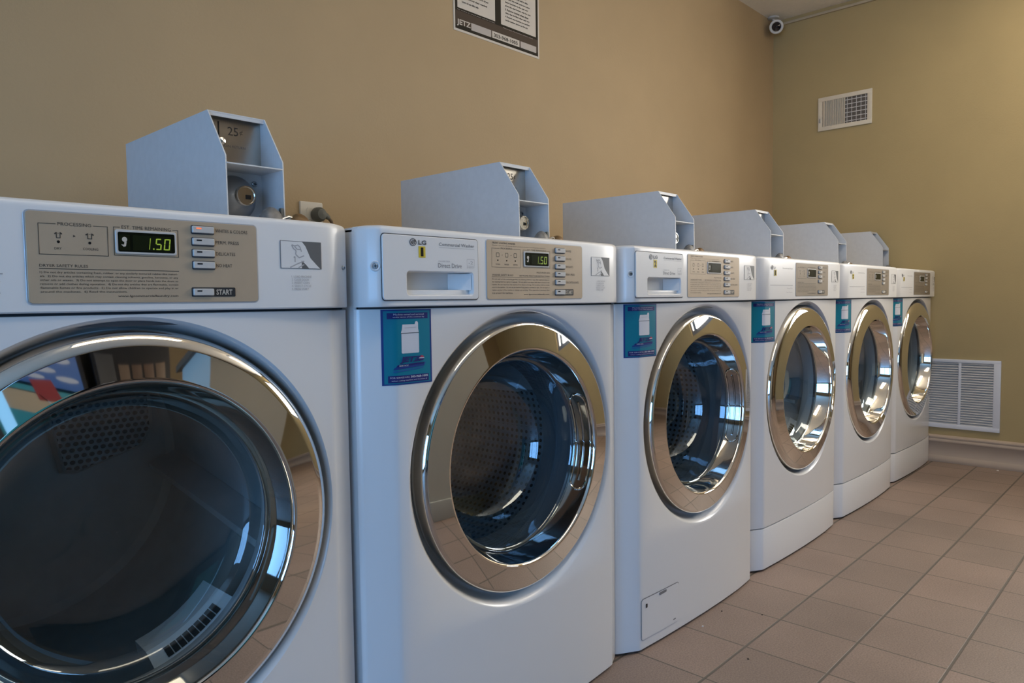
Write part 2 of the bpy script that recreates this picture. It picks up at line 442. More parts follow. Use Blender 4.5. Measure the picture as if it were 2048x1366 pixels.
# baseboards: a tall board with a cap moulding and a shoe moulding
def base_profile(s=1.0):
    return [(0, 0.0), (0.020, 0.0), (0.022, 0.010), (0.020, 0.022), (0.015, 0.032), (0.013, 0.036), (0.013, 0.098), (0.017, 0.102),
            (0.019, 0.108), (0.016, 0.114), (0.014, 0.118), (0.017, 0.124), (0.016, 0.130), (0.006, 0.136), (0, 0.137)]
b = MB(); pr = base_profile()
b.grid([[(XW - d, YF, z) for d, z in pr], [(XW - d, YW, z) for d, z in pr]], 'base_paint'); struct(b.build('baseboard_far', sharp=50))
b = MB(); b.grid([[(XN, YW - d, z) for d, z in pr], [(XW - 0.025, YW - d, z) for d, z in pr]], 'base_paint'); struct(b.build('baseboard_left', sharp=50))
b = MB(); b.grid([[(XN, YF + d, z) for d, z in pr], [(1.70, YF + d, z) for d, z in pr]], 'base_paint'); struct(b.build('baseboard_opposite', sharp=50))

# ------------------------------------------------------------------ washing machines and dryers
PITCH = 0.70
OFF = [(-0.0005, 0.0098), (0.0037, -0.0100), (0.0024, -0.0150), (-0.0103, -0.0072), (0.0024, 0.0036), (0.0023, 0.0188)]
CX, CZ = 0.650, 0.5385               # door centre in machine coordinates
YP = -0.4355                         # plane of the control fascia
def interp(tab, x):
    if x <= tab[0][0]: return tab[0][1]
    for (a, ya), (c, yc) in zip(tab, tab[1:]):
        if x <= c: return ya + (yc - ya) * (x - a) / (c - a)
    return tab[-1][1]

PARA = ["1) Do not dry articles containing foam, rubber, or any similarly textured rubber-like materi-",
        "als.  2) Do not dry articles which may contain cleaning solvents, gasoline, kerosene, or any",
        "other oils or waxes.  3) Do not attempt to open the door or place hands into the drum to",
        "remove or add clothes during operation.  4) Do not dry articles that are flammable, contain",
        "flammable fumes or fire products.  5) Do not allow children to operate and play in or",
        "around the machines.  6) Read the instructions."]
PARAW = ["Do not wash articles containing gasoline, dry cleaning solvents or any other explosive items or",
         "dry cleaning fluid can ignite or explode.  Do not add or mix water with these solvents in the",
         "washer. Do not reach into the machine if the drum is moving.  Do not allow children to play",
         "on or in the machine.  Do not use the machine if any panel is removed or open.  Do not repair or",
         "replace any part of the machine or attempt any servicing.  Close supervision is necessary when",
         "it is around the machines."]

def seg_digit(b, ch, x0, x1, z0, z1, y, mt, slant=0.12):
    t = (x1 - x0) * 0.20; zm = (z0 + z1) / 2; g = t * 0.15
    S = {'1': 'bc', '5': 'afgcd', '0': 'abcdef'}[ch]
    def q(xa, xb, za, zb):
        b.poly([(x + slant * (z - z0), y, z) for x, z in ((xa, za), (xb, za), (xb, zb), (xa, zb))], mt)
    for s in S:
        if s == 'a': q(x0 + t, x1 - t, z1 - t, z1)
        if s == 'd': q(x0 + t, x1 - t, z0, z0 + t)
        if s == 'g': q(x0 + t, x1 - t, zm - t / 2, zm + t / 2)
        if s == 'b': q(x1 - t, x1, zm + g, z1 - g)
        if s == 'c': q(x1 - t, x1, z0 + g, zm - g)
        if s == 'f': q(x0, x0 + t, zm + g, z1 - g)
        if s == 'e': q(x0, x0 + t, z0 + g, zm - g)

def line_boxed(b, x0, x1, z0, z1, t0, t1, y, mt, w=0.0007):
    """box outline whose top edge is broken by its title"""
    b.flat(x0, x0 + w, z0, z1, y, mt); b.flat(x1 - w, x1, z0, z1, y, mt); b.flat(x0 + w, x1 - w, z0, z0 + w, y, mt)
    b.flat(x0 + w, t0, z1 - w, z1, y, mt); b.flat(t1, x1 - w, z1 - w, z1, y, mt)

def shirt(b, x0, x1, z0, z1, y, mt):
    P = lambda pts: b.poly([(x0 + (x1 - x0) * a, y, z0 + (z1 - z0) * c) for a, c in pts], mt)
    P([(0, .75), (.25, 1), (.35, .92), (.30, .70), (.25, .75), (.12, .60)])
    P([(1, .75), (.75, 1), (.65, .92), (.70, .70), (.75, .75), (.88, .60)])
    P([(.24, .72), (.33, .80), (.33, .12), (.24, 0)]); P([(.76, .72), (.67, .80), (.67, .12), (.76, 0)])
    P([(.24, 0), (.33, .12), (.67, .12), (.76, 0)]); P([(.33, .90), (.5, .74), (.67, .90), (.5, .82)])

def control_panel(parent, org, washer, detailed, lit):
    yb = YP; yf = YP - 0.0012
    x0, x1, z0, z1 = (0.5505, 0.8290, 0.8435, 0.9505) if washer else (0.5505, 0.8249, 0.8440, 0.9485)
    b = MB()
    b.plate(x0 - 0.0016, x1 + 0.0016, z0 - 0.0016, z1 + 0.0016, 0.0062, yb - 0.0006, yb + 0.003, 'panel_rim', 0.0004)
    b.plate(x0, x1, z0, z1, 0.005, yf, yb, 'panel_taupe' if (washer or detailed) else 'panel_taupe_shaded', 0.0004)
    y = yf - 0.0002
    ink = 'ink_dark'
    if not washer:
        line_boxed(b, 0.5627, 0.6353, 0.8998, 0.9354, 0.5805, 0.6195, y, ink)
        b.text('PROCESSING', 0.5825, 0.6174, 0.9335, 0.9373, y, ink)
        line_boxed(b, 0.6415, 0.7183, 0.9012, 0.9359, 0.6490, 0.7112, y, ink)
        b.text('EST. TIME REMAINING', 0.6510, 0.7092, 0.9338, 0.9380, y, ink)
        shirt(b, 0.5785, 0.5870, 0.9189, 0.9259, y, ink); shirt(b, 0.6106, 0.6202, 0.9193, 0.9262, y, ink)
        b.poly([(0.5981, y, 0.9207), (0.6007, y, 0.9220), (0.5981, y, 0.9234)], ink)
        for cx in (0.5826, 0.6152): b.poly([(cx + 0.0016 * math.cos(a * PI / 6), y, 0.9148 + 0.0016 * math.sin(a * PI / 6)) for a in range(12)], 'black_plastic')
        b.text('DRY', 0.5783, 0.5856, 0.9058, 0.9085, y, ink); b.text('COOLING', 0.6076, 0.6240, 0.9063, 0.9091, y, ink)
        b.text('DRYER SAFETY RULES', 0.5624, 0.6122, 0.8858, 0.8890, y, ink)
        b.flat(0.5622, 0.7177, 0.8834, 0.8841, y, ink)
        zt = 0.8810; wid = [1, 1, 1, 1, 1, .60]
        for k, ln in enumerate(PARA):
            zz = zt - k * 0.00445
            b.text(ln, 0.5626, 0.5626 + 0.1535 * wid[k], zz - 0.0031, zz, y, ink)
        b.text('www.lgcommerciallaundry.com', 0.6437, 0.7156, 0.8503, 0.8536, y, ink, bold=0.012)
        bt = [(0.7357, 0.7642, z, z + 0.0088, s, w) for z, s, w in ((0.9340, 'WHITES & COLORS', 0.0449), (0.9186, 'PERM. PRESS', 0.0322), (0.9035, 'DELICATES', 0.0266), (0.8880, 'NO HEAT', 0.0217))]
        for (a, c, zz, zt, s, w) in bt: b.text(s, 0.7670, 0.7670 + w, zz + 0.0022, zz + 0.0066, y, ink)
        start = (0.7345, 0.7615, 0.8525, 0.8615); blk = (0.7329, 0.7920, 0.8510, 0.8632)
        st = (0.7655, 0.7876, 0.8534, 0.8606)
        win = (0.6458, 0.7130, 0.9061, 0.9301)
    else:
        b.text('FRONT LOADING WASHER', 0.5651, 0.6263, 0.9446, 0.9477, y, ink, bold=0.012)
        b.text('Please remove all items from pockets before loading the machine', 0.5650, 0.7128, 0.9402, 0.9423, y, ink)
        line_boxed(b, 0.5631, 0.6403, 0.9018, 0.9365, 0.5850, 0.6200, y, ink, 0.0005)
        b.text('PROCESSING', 0.5870, 0.6180, 0.9350, 0.9380, y, ink)
        line_boxed(b, 0.6473, 0.7256, 0.9027, 0.9364, 0.6580, 0.7160, y, ink, 0.0005)
        b.text('EST. TIME REMAINING', 0.6595, 0.7145, 0.9348, 0.9380, y, ink)
        for cx, s in ((0.5790, 'WASH'), (0.6025, 'RINSE'), (0.6258, 'SPIN')):
            b.frame(cx - 0.0040, cx + 0.0040, 0.9205, 0.9285, 0.001, 0.0009, y, ink)
            b.poly([(cx + 0.0015 * math.cos(a * PI / 6), y, 0.9145 + 0.0015 * math.sin(a * PI / 6)) for a in range(12)], 'black_plastic')
            b.text(s, cx - 0.0058, cx + 0.0058, 0.9060, 0.9087, y, ink)
        b.flat(0.5895, 0.5920, 0.9240, 0.9248, y, ink); b.flat(0.6130, 0.6155, 0.9240, 0.9248, y, ink)
        b.text('MULTI-PUSH ADD', 0.6862, 0.7255, 0.8925, 0.8955, y, ink)
        b.text('WASHER SAFETY RULES', 0.5639, 0.6197, 0.8862, 0.8893, y, ink)
        b.text('SEE PROPER PRINT FOR INSTRUCTIONS', 0.6364, 0.7241, 0.8860, 0.8886, y, ink)
        b.flat(0.5635, 0.7245, 0.8840, 0.8845, y, ink)
        for k, ln in enumerate(PARAW):
            zz = 0.8815 - k * 0.0050
            b.text(ln, 0.5638, 0.5638 + 0.1600 * (1 if k < 5 else 0.34), zz - 0.0031, zz, y, ink)
        b.text('www.lgcommerciallaundry.com', 0.6489, 0.7228, 0.8503, 0.8535, y, ink, bold=0.012)
        bt = [(0.7420, 0.7712, z, z + 0.0090, s, w) for z, s, w in ((0.9345, 'WHITES', 0.0175), (0.9188, 'COLORS', 0.0180), (0.9030, 'BRIGHTS', 0.0235), (0.8874, 'PERM. PRESS', 0.0285), (0.8716, 'DELICATES & KNITS', 0.0420))]
        for (a, c, zz, zt, s, w) in bt: b.text(s, 0.7752, 0.7752 + w, zz + 0.0024, zz + 0.0064, y, ink)
        start = (0.7416, 0.7706, 0.8515, 0.8608); blk = (0.7405, 0.7991, 0.8496, 0.8622)
        st = (0.7752, 0.7960, 0.8522, 0.8598)
        win = (0.6522, 0.7204, 0.9071, 0.9315)
    b.plate(*blk[:4], 0.0015, y - 0.0003, y + 0.0004, 'start_black')
    b.text('START', *st, y - 0.0006, 'ink_cream', bold=0.02)
    cp = b.build('control_panel', parent, org)
    # display: light bezel, black window and green digits
    d = MB(); wx0, wx1, wz0, wz1 = win
    d.plate(wx0 - 0.0028, wx1 + 0.0028, wz0 - 0.0028, wz1 + 0.0028, 0.003, y - 0.0012, y + 0.0006, 'button_grey', 0.0008)
    d.plate(wx0, wx1, wz0, wz1, 0.002, y - 0.00135, y - 0.0008, 'lcd_glass')
    yl = y - 0.0016
    W = wx1 - wx0; H = wz1 - wz0
    d.flat(wx0 + 0.25 * W, wx0 + 0.93 * W, wz0 + 0.08 * H, wz0 + 0.86 * H, yl + 0.0001, 'lcd_dim')
    d.flat(wx0 + 0.02 * W, wx0 + 0.20 * W, wz0 + 0.08 * H, wz0 + 0.86 * H, yl + 0.0001, 'lcd_dim')
    # coin-in-hand symbol left of the digits
    d.poly([(wx0 + (0.11 + 0.045 * math.cos(a * PI / 6)) * W, yl, wz0 + (0.62 + 0.13 * math.sin(a * PI / 6)) * H) for a in range(12)], 'ink_cream')
    d.poly([(wx0 + 0.05 * W, yl, wz0 + 0.36 * H), (wx0 + 0.09 * W, yl, wz0 + 0.25 * H), (wx0 + 0.13 * W, yl, wz0 + 0.28 * H), (wx0 + 0.145 * W, yl, wz0 + 0.52 * H), (wx0 + 0.105 * W, yl, wz0 + 0.50 * H), (wx0 + 0.10 * W, yl, wz0 + 0.36 * H)], 'ink_cream')
    if lit:
        dx0 = wx0 + 0.50 * W; z0_, z1_ = wz0 + 0.15 * H, wz0 + 0.74 * H
        cw = 0.112 * W
        seg_digit(d, '1', dx0 - 0.02 * W, dx0 - 0.02 * W + cw * 0.55, z0_, z1_, yl, 'lcd_green')
        d.flat(dx0 + 0.100 * W, dx0 + 0.125 * W, z0_, z0_ + 0.08 * H, yl, 'lcd_green')
        seg_digit(d, '5', dx0 + 0.135 * W, dx0 + 0.135 * W + cw, z0_, z1_, yl, 'lcd_green')
        seg_digit(d, '0', dx0 + 0.290 * W, dx0 + 0.290 * W + cw, z0_, z1_, yl, 'lcd_green')
    d.build('display', cp, org)
    for k, (a, c, zz, zt, *_) in enumerate(bt + [(*start, None, None)]):
        q = MB()
        q.plate(a - 0.0010, c + 0.0010, zz - 0.0016, zt + 0.0010, 0.0018, y - 0.0004, y + 0.0004, 'seam_dark')
        q.plate(a, c, zz, zt, 0.0014, y - 0.0034, y, 'button_grey', 0.0007)
        wdt = c - a; hz = zt - zz
        q.flat(a + 0.16 * wdt, a + 0.40 * wdt, zz + 0.56 * hz, zz + 0.76 * hz, y - 0.0037, 'led_red' if (k == 0 and detailed) else 'black_plastic')
        o = q.build('button', cp, org)
        if k == 0 and detailed: o['label'] = 'pale button with a glowing orange lamp'
    return cp

def door(parent, org, washer, detailed):
    NB = 192 if detailed else 128
    c = (CX, -0.4310, CZ)
    b = MB()
    if washer:
        prof = [(0.196, -0.050), (0.254, -0.040), (0.2595, -0.037), (0.2612, -0.032), (0.2618, -0.026), (0.2618, -0.0115), (0.2612, -0.0070), (0.2596, -0.0038), (0.2570, -0.0016), (0.2550, -0.0006),
                (0.2545, -0.0004), (0.2535, -0.0002), (0.2135, 0.0072), (0.2120, 0.00745), (0.2105, 0.0075), (0.2085, 0.0070), (0.2068, 0.0055), (0.2056, 0.0035), (0.2050, 0.0015)]
    else:
        prof = [(0.196, -0.050), (0.262, -0.040), (0.2690, -0.037), (0.2712, -0.032), (0.2722, -0.026), (0.2724, -0.016), (0.2716, -0.0090), (0.2690, -0.0035), (0.2645, 0.0008), (0.2590, 0.0040),
                (0.2545, 0.0056), (0.2530, 0.0061), (0.2515, 0.0064), (0.2130, 0.0130), (0.2115, 0.0133), (0.2100, 0.0133), (0.2082, 0.0127), (0.2068, 0.0110), (0.2056, 0.0085), (0.2050, 0.0065)]
    side = [(0.2046, -0.0005 if washer else 0.0035), (0.1985, -0.018), (0.1930, -0.036), (0.1905, -0.040)]
    b.lathe(prof, c, 'chrome', n=NB)
    dm = 'chrome_dark' if washer else 'chrome'
    b.lathe([prof[-1]] + side, c, dm, n=NB)
    b.lathe([(0.1905, -0.040), (0.1930, -0.048)], c, 'gasket', n=NB)
    d = b.build('door', parent, org, sharp=24)
    d['label'] = 'polished chrome porthole door ring'
    g = MB()
    if washer:
        g.lathe([(0.1910, -0.0385), (0.1895, -0.0365), (0.1860, -0.0370), (0.1830, -0.0430), (0.1760, -0.075), (0.1660, -0.105), (0.1540, -0.128), (0.1400, -0.140), (0.1250, -0.145), (0.06, -0.149), (0.001, -0.150)], c, 'bowl_glass', n=NB)
    else:
        g.lathe([(0.1910, -0.0385), (0.1890, -0.0350), (0.1860, -0.0345), (0.1840, -0.0370), (0.1780, -0.0560), (0.1700, -0.066), (0.15, -0.072), (0.10, -0.0785), (0.05, -0.081), (0.001, -0.082)], c, 'dryer_glass', n=NB)
    g.build('door_glass', d, org, sharp=60)
    if washer:
        # long grip pocket sunk in the inner side of the ring
        h = MB()
        def P(a, t, lift=0.0):
            # t 0..1 along the inner wall from its front edge to the glass
            d0, d1 = -0.001, -0.036
            r0, r1 = 0.2043, 0.1928
            r = r0 + (r1 - r0) * t - lift; dd = d0 + (d1 - d0) * t
            return (CX + r * math.cos(a), c[1] - dd, CZ + r * math.sin(a))
        A = 0.44; n = 40
        rim = []
        for k in range(n + 1): rim.append((-A + 2 * A * k / n, 0.95))
        for k in range(1, 10): rim.append((A + 0.10 * math.sin(PI * k / 10), 0.5 + 0.45 * math.cos(PI * k / 10)))
        for k in range(n + 1): rim.append((A - 2 * A * k / n, 0.05))
        for k in range(1, 10): rim.append((-A - 0.10 * math.sin(PI * k / 10), 0.5 - 0.45 * math.cos(PI * k / 10)))
        path = [P(a, t, 0.002) for a, t in rim]; path.append(path[0]); path.append(path[1])
        h.tube(path, 0.0019, 'chrome', n=8, cap=False)
        rows = []
        for t in (0.06, 0.25, 0.5, 0.75, 0.94):
            rows.append([P(-A - 0.03 + (2 * A + 0.06) * k / n, t, 0.0012 - 0.006 * (1 - abs(2 * t - 1))) for k in range(n + 1)])
        h.grid(rows, 'black_plastic')
        h.tube([P(-A + 2 * A * k / n, 0.5, 0.0005) for k in range(n + 1)], 0.0026, 'chrome_dark', n=8)
        o = h.build('door_handle', d, org); o['label'] = 'dark grip pocket with chrome lip'
    return d

def drum(parent, org, washer, detailed):
    c = (CX, -0.4310, CZ); n = 96
    b = MB()
    if washer:
        b.lathe([(0.2000, -0.050), (0.205, -0.075), (0.197, -0.095), (0.186, -0.100), (0.184, -0.120), (0.200, -0.130)], c, 'gasket', n=n)
        b.lathe([(0.200, -0.130), (0.245, -0.140), (0.248, -0.160)], c, 'drum_plain', n=n)
        b.lathe([(0.248, -0.160), (0.248, -0.540)], c, 'drum_perforated', n=n)
        # back plate: pressed rings and holes
        rows = []; uv = []
        for r, dd in ((0.248, -0.54), (0.235, -0.55), (0.20, -0.545), (0.14, -0.545), (0.11, -0.53), (0.05, -0.525), (0.002, -0.525)):
            rows.append([(c[0] + r * math.cos(2 * PI * k / n), c[1] - dd, c[2] + r * math.sin(2 * PI * k / n)) for k in range(n)])
            uv.append([(r * math.cos(2 * PI * k / n), r * math.sin(2 * PI * k / n)) for k in range(n + 1)])
        b.grid(rows, 'drum_perforated', close=True, uvrows=uv)
        o = b.build('drum', parent, org, sharp=40); o['label'] = 'perforated steel drum behind the glass'
        for k in range(3):
            a0 = 0.55 + 2 * PI * k / 3
            q = MB(); rows = []
            for j in range(9):
                dd = -0.18 - 0.34 * j / 8; a = a0
                row = []
                for s, hh in ((-0.16, 0.0), (-0.08, 0.03), (-0.03, 0.055), (0.03, 0.055), (0.08, 0.03), (0.16, 0.0)):
                    r = 0.247 - hh
                    row.append((c[0] + r * math.cos(a + s), c[1] - dd, c[2] + r * math.sin(a + s)))
                rows.append(row)
            q.grid(rows, 'drum_plain')
            q.poly(rows[0], 'drum_plain'); q.build('drum_lifter', o, org)
    else:
        b.lathe([(0.1990, -0.050), (0.208, -0.085), (0.215, -0.095), (0.275, -0.100), (0.284, -0.110)], c, 'drum_lip', n=n)
        b.lathe([(0.284, -0.110), (0.284, -0.600)], c, 'drum_plain', n=n)
        b.lathe([(0.284, -0.600), (0.27, -0.612), (0.15, -0.612), (0.13, -0.605), (0.001, -0.605)], c, 'drum_plain', n=n)
        o = b.build('drum', parent, org, sharp=40); o['label'] = 'dark grey drum behind the glass'
        for k in range(3):
            a0 = -0.35 + 2 * PI * k / 3
            q = MB(); rows = []
            for j in range(13):
                dd = -0.125 - 0.47 * j / 12; a = a0 + 0.25 * (j / 12)
                row = []
                for s, hh in ((-0.13, 0.0), (-0.06, 0.025), (-0.03, 0.050), (0.02, 0.054), (0.05, 0.030), (0.10, 0.0)):
                    r = 0.283 - hh
                    row.append((c[0] + r * math.cos(a + s), c[1] - dd, c[2] + r * math.sin(a + s)))
                rows.append(row)
            q.grid(rows, 'drum_plain'); q.poly(rows[0], 'drum_plain'); q.build('drum_lifter', o, org)
        # heat inlet grille on the back wall
        q = MB(); yb = c[1] + 0.600
        pts = [(0.728, 0.655), (0.903, 0.665), (0.906, 0.600), (0.885, 0.566), (0.775, 0.533), (0.752, 0.538)]
        def off(p, k):
            mx = sum(a for a, _ in p) / len(p); mz = sum(z for _, z in p) / len(p)
            return [(mx + (a - mx) * k, mz + (z - mz) * k) for a, z in p]
        pts = [(a - 0.015, z - 0.006) for a, z in pts]
        o1 = off(pts, 1.12)
        q.grid([[(a, yb, z) for a, z in o1], [(a, yb - 0.014, z) for a, z in off(pts, 1.06)], [(a, yb - 0.010, z) for a, z in pts]], 'drum_lip', close=True)
        q.poly([(a, yb - 0.010, z) for a, z in pts], 'heat_grille', uv=[(a, z) for a, z in pts])
        q.build('heat_grille', o, org)
        # lint filter in the lower lip
        q = MB()
        a0, a1 = -1.36, -0.72
        def R(a, r, dd): return (c[0] + r * math.cos(a), c[1] - dd, c[2] + r * math.sin(a))
        m = 24
        q.grid([[R(a0 + (a1 - a0) * k / m, r, dd) for k in range(m + 1)] for r, dd in ((0.224, -0.097), (0.214, -0.094), (0.193, -0.112), (0.188, -0.150), (0.21, -0.155))], 'drum_lip')
        for k in range(9):
            am = a0 + 0.10 + (a1 - a0 - 0.20) * (k + 0.5) / 9; w = 0.021
            q.grid([[R(am - w, r, dd), R(am + w, r, dd)] for r, dd in ((0.2105, -0.0955), (0.1985, -0.1058))], 'black_hole')
        q.build('lint_filter', o, org)
    return o

def service_sticker(parent, org, x0, x1, z0, z1, yfun, breaks):
    b = MB(); W = x1 - x0; H = z1 - z0
    K = lambda k: 0.0006 + 0.00025 * k
    def pol(pts, k, mt): b.drape([[(x0 + W * u, z0 + H * v) for u, v in pts]], mt, yfun, breaks, K(k))
    def rect(u0, u1, v0, v1, k, mt): pol([(u0, v0), (u1, v0), (u1, v1), (u0, v1)], k, mt)
    def txt(s, u0, u1, v0, v1, k, mt, **kw):
        b.drape(b.text_polys(s, x0 + W * u0, x0 + W * u1, z0 + H * v0, z0 + H * v1, **kw), mt, yfun, breaks, K(k))
    rect(0, 1, 0, 1, 0, 'blue_vinyl'); rect(0.035, 0.965, 0.018, 0.982, 1, 'teal_vinyl')
    rect(0.09, 0.92, 0.875, 0.955, 2, 'navy_vinyl'); rect(0.09, 0.92, 0.03, 0.125, 2, 'navy_vinyl')
    txt('Machine owned and serviced', 0.19, 0.83, 0.922, 0.945, 3, 'sticker_white'); txt('under terms of this contract by', 0.18, 0.84, 0.886, 0.909, 3, 'sticker_white')
    txt('FOR SERVICE CALL', 0.12, 0.50, 0.088, 0.108, 3, 'sticker_white'); txt('303-968-1005', 0.52, 0.90, 0.084, 0.113, 3, 'sticker_white', bold=0.02)
    txt('when calling machine and location #', 0.14, 0.88, 0.045, 0.066, 3, 'sticker_white')
    # picture of a top-loading washer
    pol([(0.35, 0.415), (0.70, 0.415), (0.715, 0.425), (0.715, 0.68), (0.335, 0.68), (0.335, 0.425)], 2, 'sticker_white')
    pol([(0.325, 0.686), (0.715, 0.690), (0.705, 0.73), (0.67, 0.80), (0.36, 0.80), (0.345, 0.73)], 2, 'sticker_white')
    pol([(0.62, 0.79), (0.64, 0.835), (0.68, 0.84), (0.70, 0.82), (0.70, 0.74), (0.65, 0.745)], 3, 'sticker_white')
    pol([(0.325, 0.680), (0.715, 0.682), (0.715, 0.690), (0.325, 0.688)], 3, 'badge_grey'); pol([(0.40, 0.752), (0.66, 0.757), (0.66, 0.762), (0.40, 0.757)], 3, 'ink_light')
    # slanted company lettering with its ball
    pol([(0.20, 0.215), (0.84, 0.245), (0.86, 0.285), (0.24, 0.265)], 2, 'blue_mid')
    pol([(0.17, 0.20), (0.82, 0.235), (0.82, 0.265), (0.19, 0.23)], 3, 'blue_vinyl'); pol([(0.17, 0.165), (0.80, 0.205), (0.81, 0.222), (0.17, 0.185)], 3, 'blue_mid')
    txt('JETZ', 0.28, 0.72, 0.278, 0.372, 7, 'navy_vinyl', bold=0.05, slant=0.30)
    pol([(0.21, 0.235), (0.82, 0.262), (0.83, 0.285), (0.26, 0.268)], 3, 'navy_vinyl')
    txt('SERVICE', 0.27, 0.47, 0.243, 0.262, 5, 'sticker_white')
    for (a0, a1, mt) in ((0.2, PI - 0.2, 'sticker_red'), (PI + 0.2, 2 * PI - 0.2, 'navy_vinyl')):
        pol([(0.755 + 0.065 * math.cos(a0 + (a1 - a0) * k / 10), 0.342 + 0.035 * math.sin(a0 + (a1 - a0) * k / 10)) for k in range(11)], 6, mt)
    pol([(0.69, 0.336), (0.82, 0.336), (0.82, 0.348), (0.69, 0.348)], 5, 'sticker_white')
    return b.build('service_sticker', parent, org)

def logo(b, x0, x1, z0, z1, y):
    """round face badge"""
    cx, cz = (x0 + x1) / 2, (z0 + z1) / 2; rx, rz = (x1 - x0) / 2, (z1 - z0) / 2
    E = lambda k, a: (cx + rx * k * math.cos(a), cz + rz * k * math.sin(a))
    b.poly([(*[E(1, 2 * PI * k / 32)[0]], y, E(1, 2 * PI * k / 32)[1]) for k in range(32)], 'badge_grey')
    y -= 0.0002
    b.grid([[(E(.80, a)[0], y, E(.80, a)[1]) for a in [0.0 - k * 1.65 * PI / 24 - 0.0 for k in range(25)]],
            [(E(.66, a)[0], y, E(.66, a)[1]) for a in [0.0 - k * 1.65 * PI / 24 - 0.0 for k in range(25)]]], 'badge_light')
    f = lambda u0, u1, v0, v1: b.flat(cx + rx * u0, cx + rx * u1, cz + rz * v0, cz + rz * v1, y, 'badge_light')
    f(0.35, 0.80, -0.07, 0.07); f(-0.07, 0.07, -0.40, 0.45); f(0.07, 0.30, -0.40, -0.27)
    b.poly([(cx - rx * 0.36 + rx * 0.13 * math.cos(k * PI / 6), y, cz + rz * 0.33 + rz * 0.13 * math.sin(k * PI / 6)) for k in range(12)], 'badge_light')

def instruction_decal(parent, org, x0, x1, z0, z1, tx0, tx1, tz0, tz1, yfun, breaks):
    b = MB(); W = x1 - x0; H = z1 - z0
    def pol(pts, k, mt): b.drape([[(x0 + W * u, z0 + H * v) for u, v in pts]], mt, yfun, breaks, 0.0006 + 0.0002 * k)
    pol([(0, 0), (1, 0), (1, 1), (0, 1)], 0, 'decal_grey'); pol([(0.012, 0.018), (0.5, 0.018), (0.5, 0.982), (0.012, 0.982)], 1, 'white_plastic')
    pol([(0.50, 0.98), (0.52, 0.98), (0.60, 0.83), (0.66, 0.62), (0.72, 0.40), (0.88, 0.14), (0.96, 0.02), (0.68, 0.02), (0.60, 0.16), (0.50, 0.30)], 1, 'white_plastic')
    pol([(0.54, 0.20), (0.60, 0.12), (0.66, 0.02), (0.56, 0.02)], 1, 'decal_grey')
    def stroke(pts, w=0.012):
        for (a, c), (e, f) in zip(pts, pts[1:]):
            L = math.hypot((e - a) * W, (f - c) * H) or 1; nx, nz = -(f - c) * H / L * w, (e - a) * W / L * w
            pol([(a + nx, c + nz * W / H), (a - nx, c - nz * W / H), (e - nx, f - nz * W / H), (e + nx, f + nz * W / H)], 2, 'ink_light')
    stroke([(0.27, 0.86), (0.34, 0.82), (0.42, 0.86), (0.47, 0.78), (0.50, 0.62)]); stroke([(0.27, 0.86), (0.31, 0.72), (0.37, 0.66), (0.36, 0.52), (0.44, 0.40), (0.56, 0.48)])
    stroke([(0.34, 0.80), (0.40, 0.70), (0.48, 0.70)]); stroke([(0.34, 0.24), (0.34, 0.44), (0.31, 0.40)]); stroke([(0.22, 0.04), (0.40, 0.18), (0.56, 0.28)]); stroke([(0.42, 0.04), (0.56, 0.16)])
    for k, s in enumerate(('1. LOAD MACHINE', '2. CLOSE DOOR', '3. INSERT COIN', '4. SELECT CYCLE', '5. PRESS START')):
        zz = tz1 - (tz1 - tz0) * k / 5; wd = (1, 0.86, 0.88, 0.97, 0.84)[k]
        b.drape(b.text_polys(s, tx0, tx0 + (tx1 - tx0) * wd, zz - 0.0032, zz), 'ink_light', yfun, breaks, 0.0008)
    return b.build('instruction_decal', parent, org)

def screw(parent, org, p, nrm=(0, -1, 0), r=0.0042, boss=0.0):
    b = MB(); n = Vector(nrm).normalized(); u = n.cross(Vector((0, 0, 1))).normalized(); w = u.cross(n)
    P = Vector(p)
    ring = lambda rr, d: [P + n * d + (u * math.cos(2 * PI * k / 20) + w * math.sin(2 * PI * k / 20)) * rr for k in range(20)]
    if boss: b.grid([ring(boss, 0.0002), ring(boss * 0.86, 0.0016), ring(boss * 0.62, 0.0010), ring(r * 1.1, 0.0004)], 'white_plastic', close=True)
    b.grid([ring(r, 0), ring(r, 0.0016), ring(r * 0.75, 0.0026)], 'screw_steel', close=True); b.poly(ring(r * 0.75, 0.0026), 'screw_steel')
    for q, s in ((u, w), (w, u)):
        b.poly([P + n * 0.0029 + q * a * r * 0.6 + s * c * r * 0.14 for a, c in ((-1, -1), (1, -1), (1, 1), (-1, 1))], 'black_hole')
    return b.build('screw', parent, org)

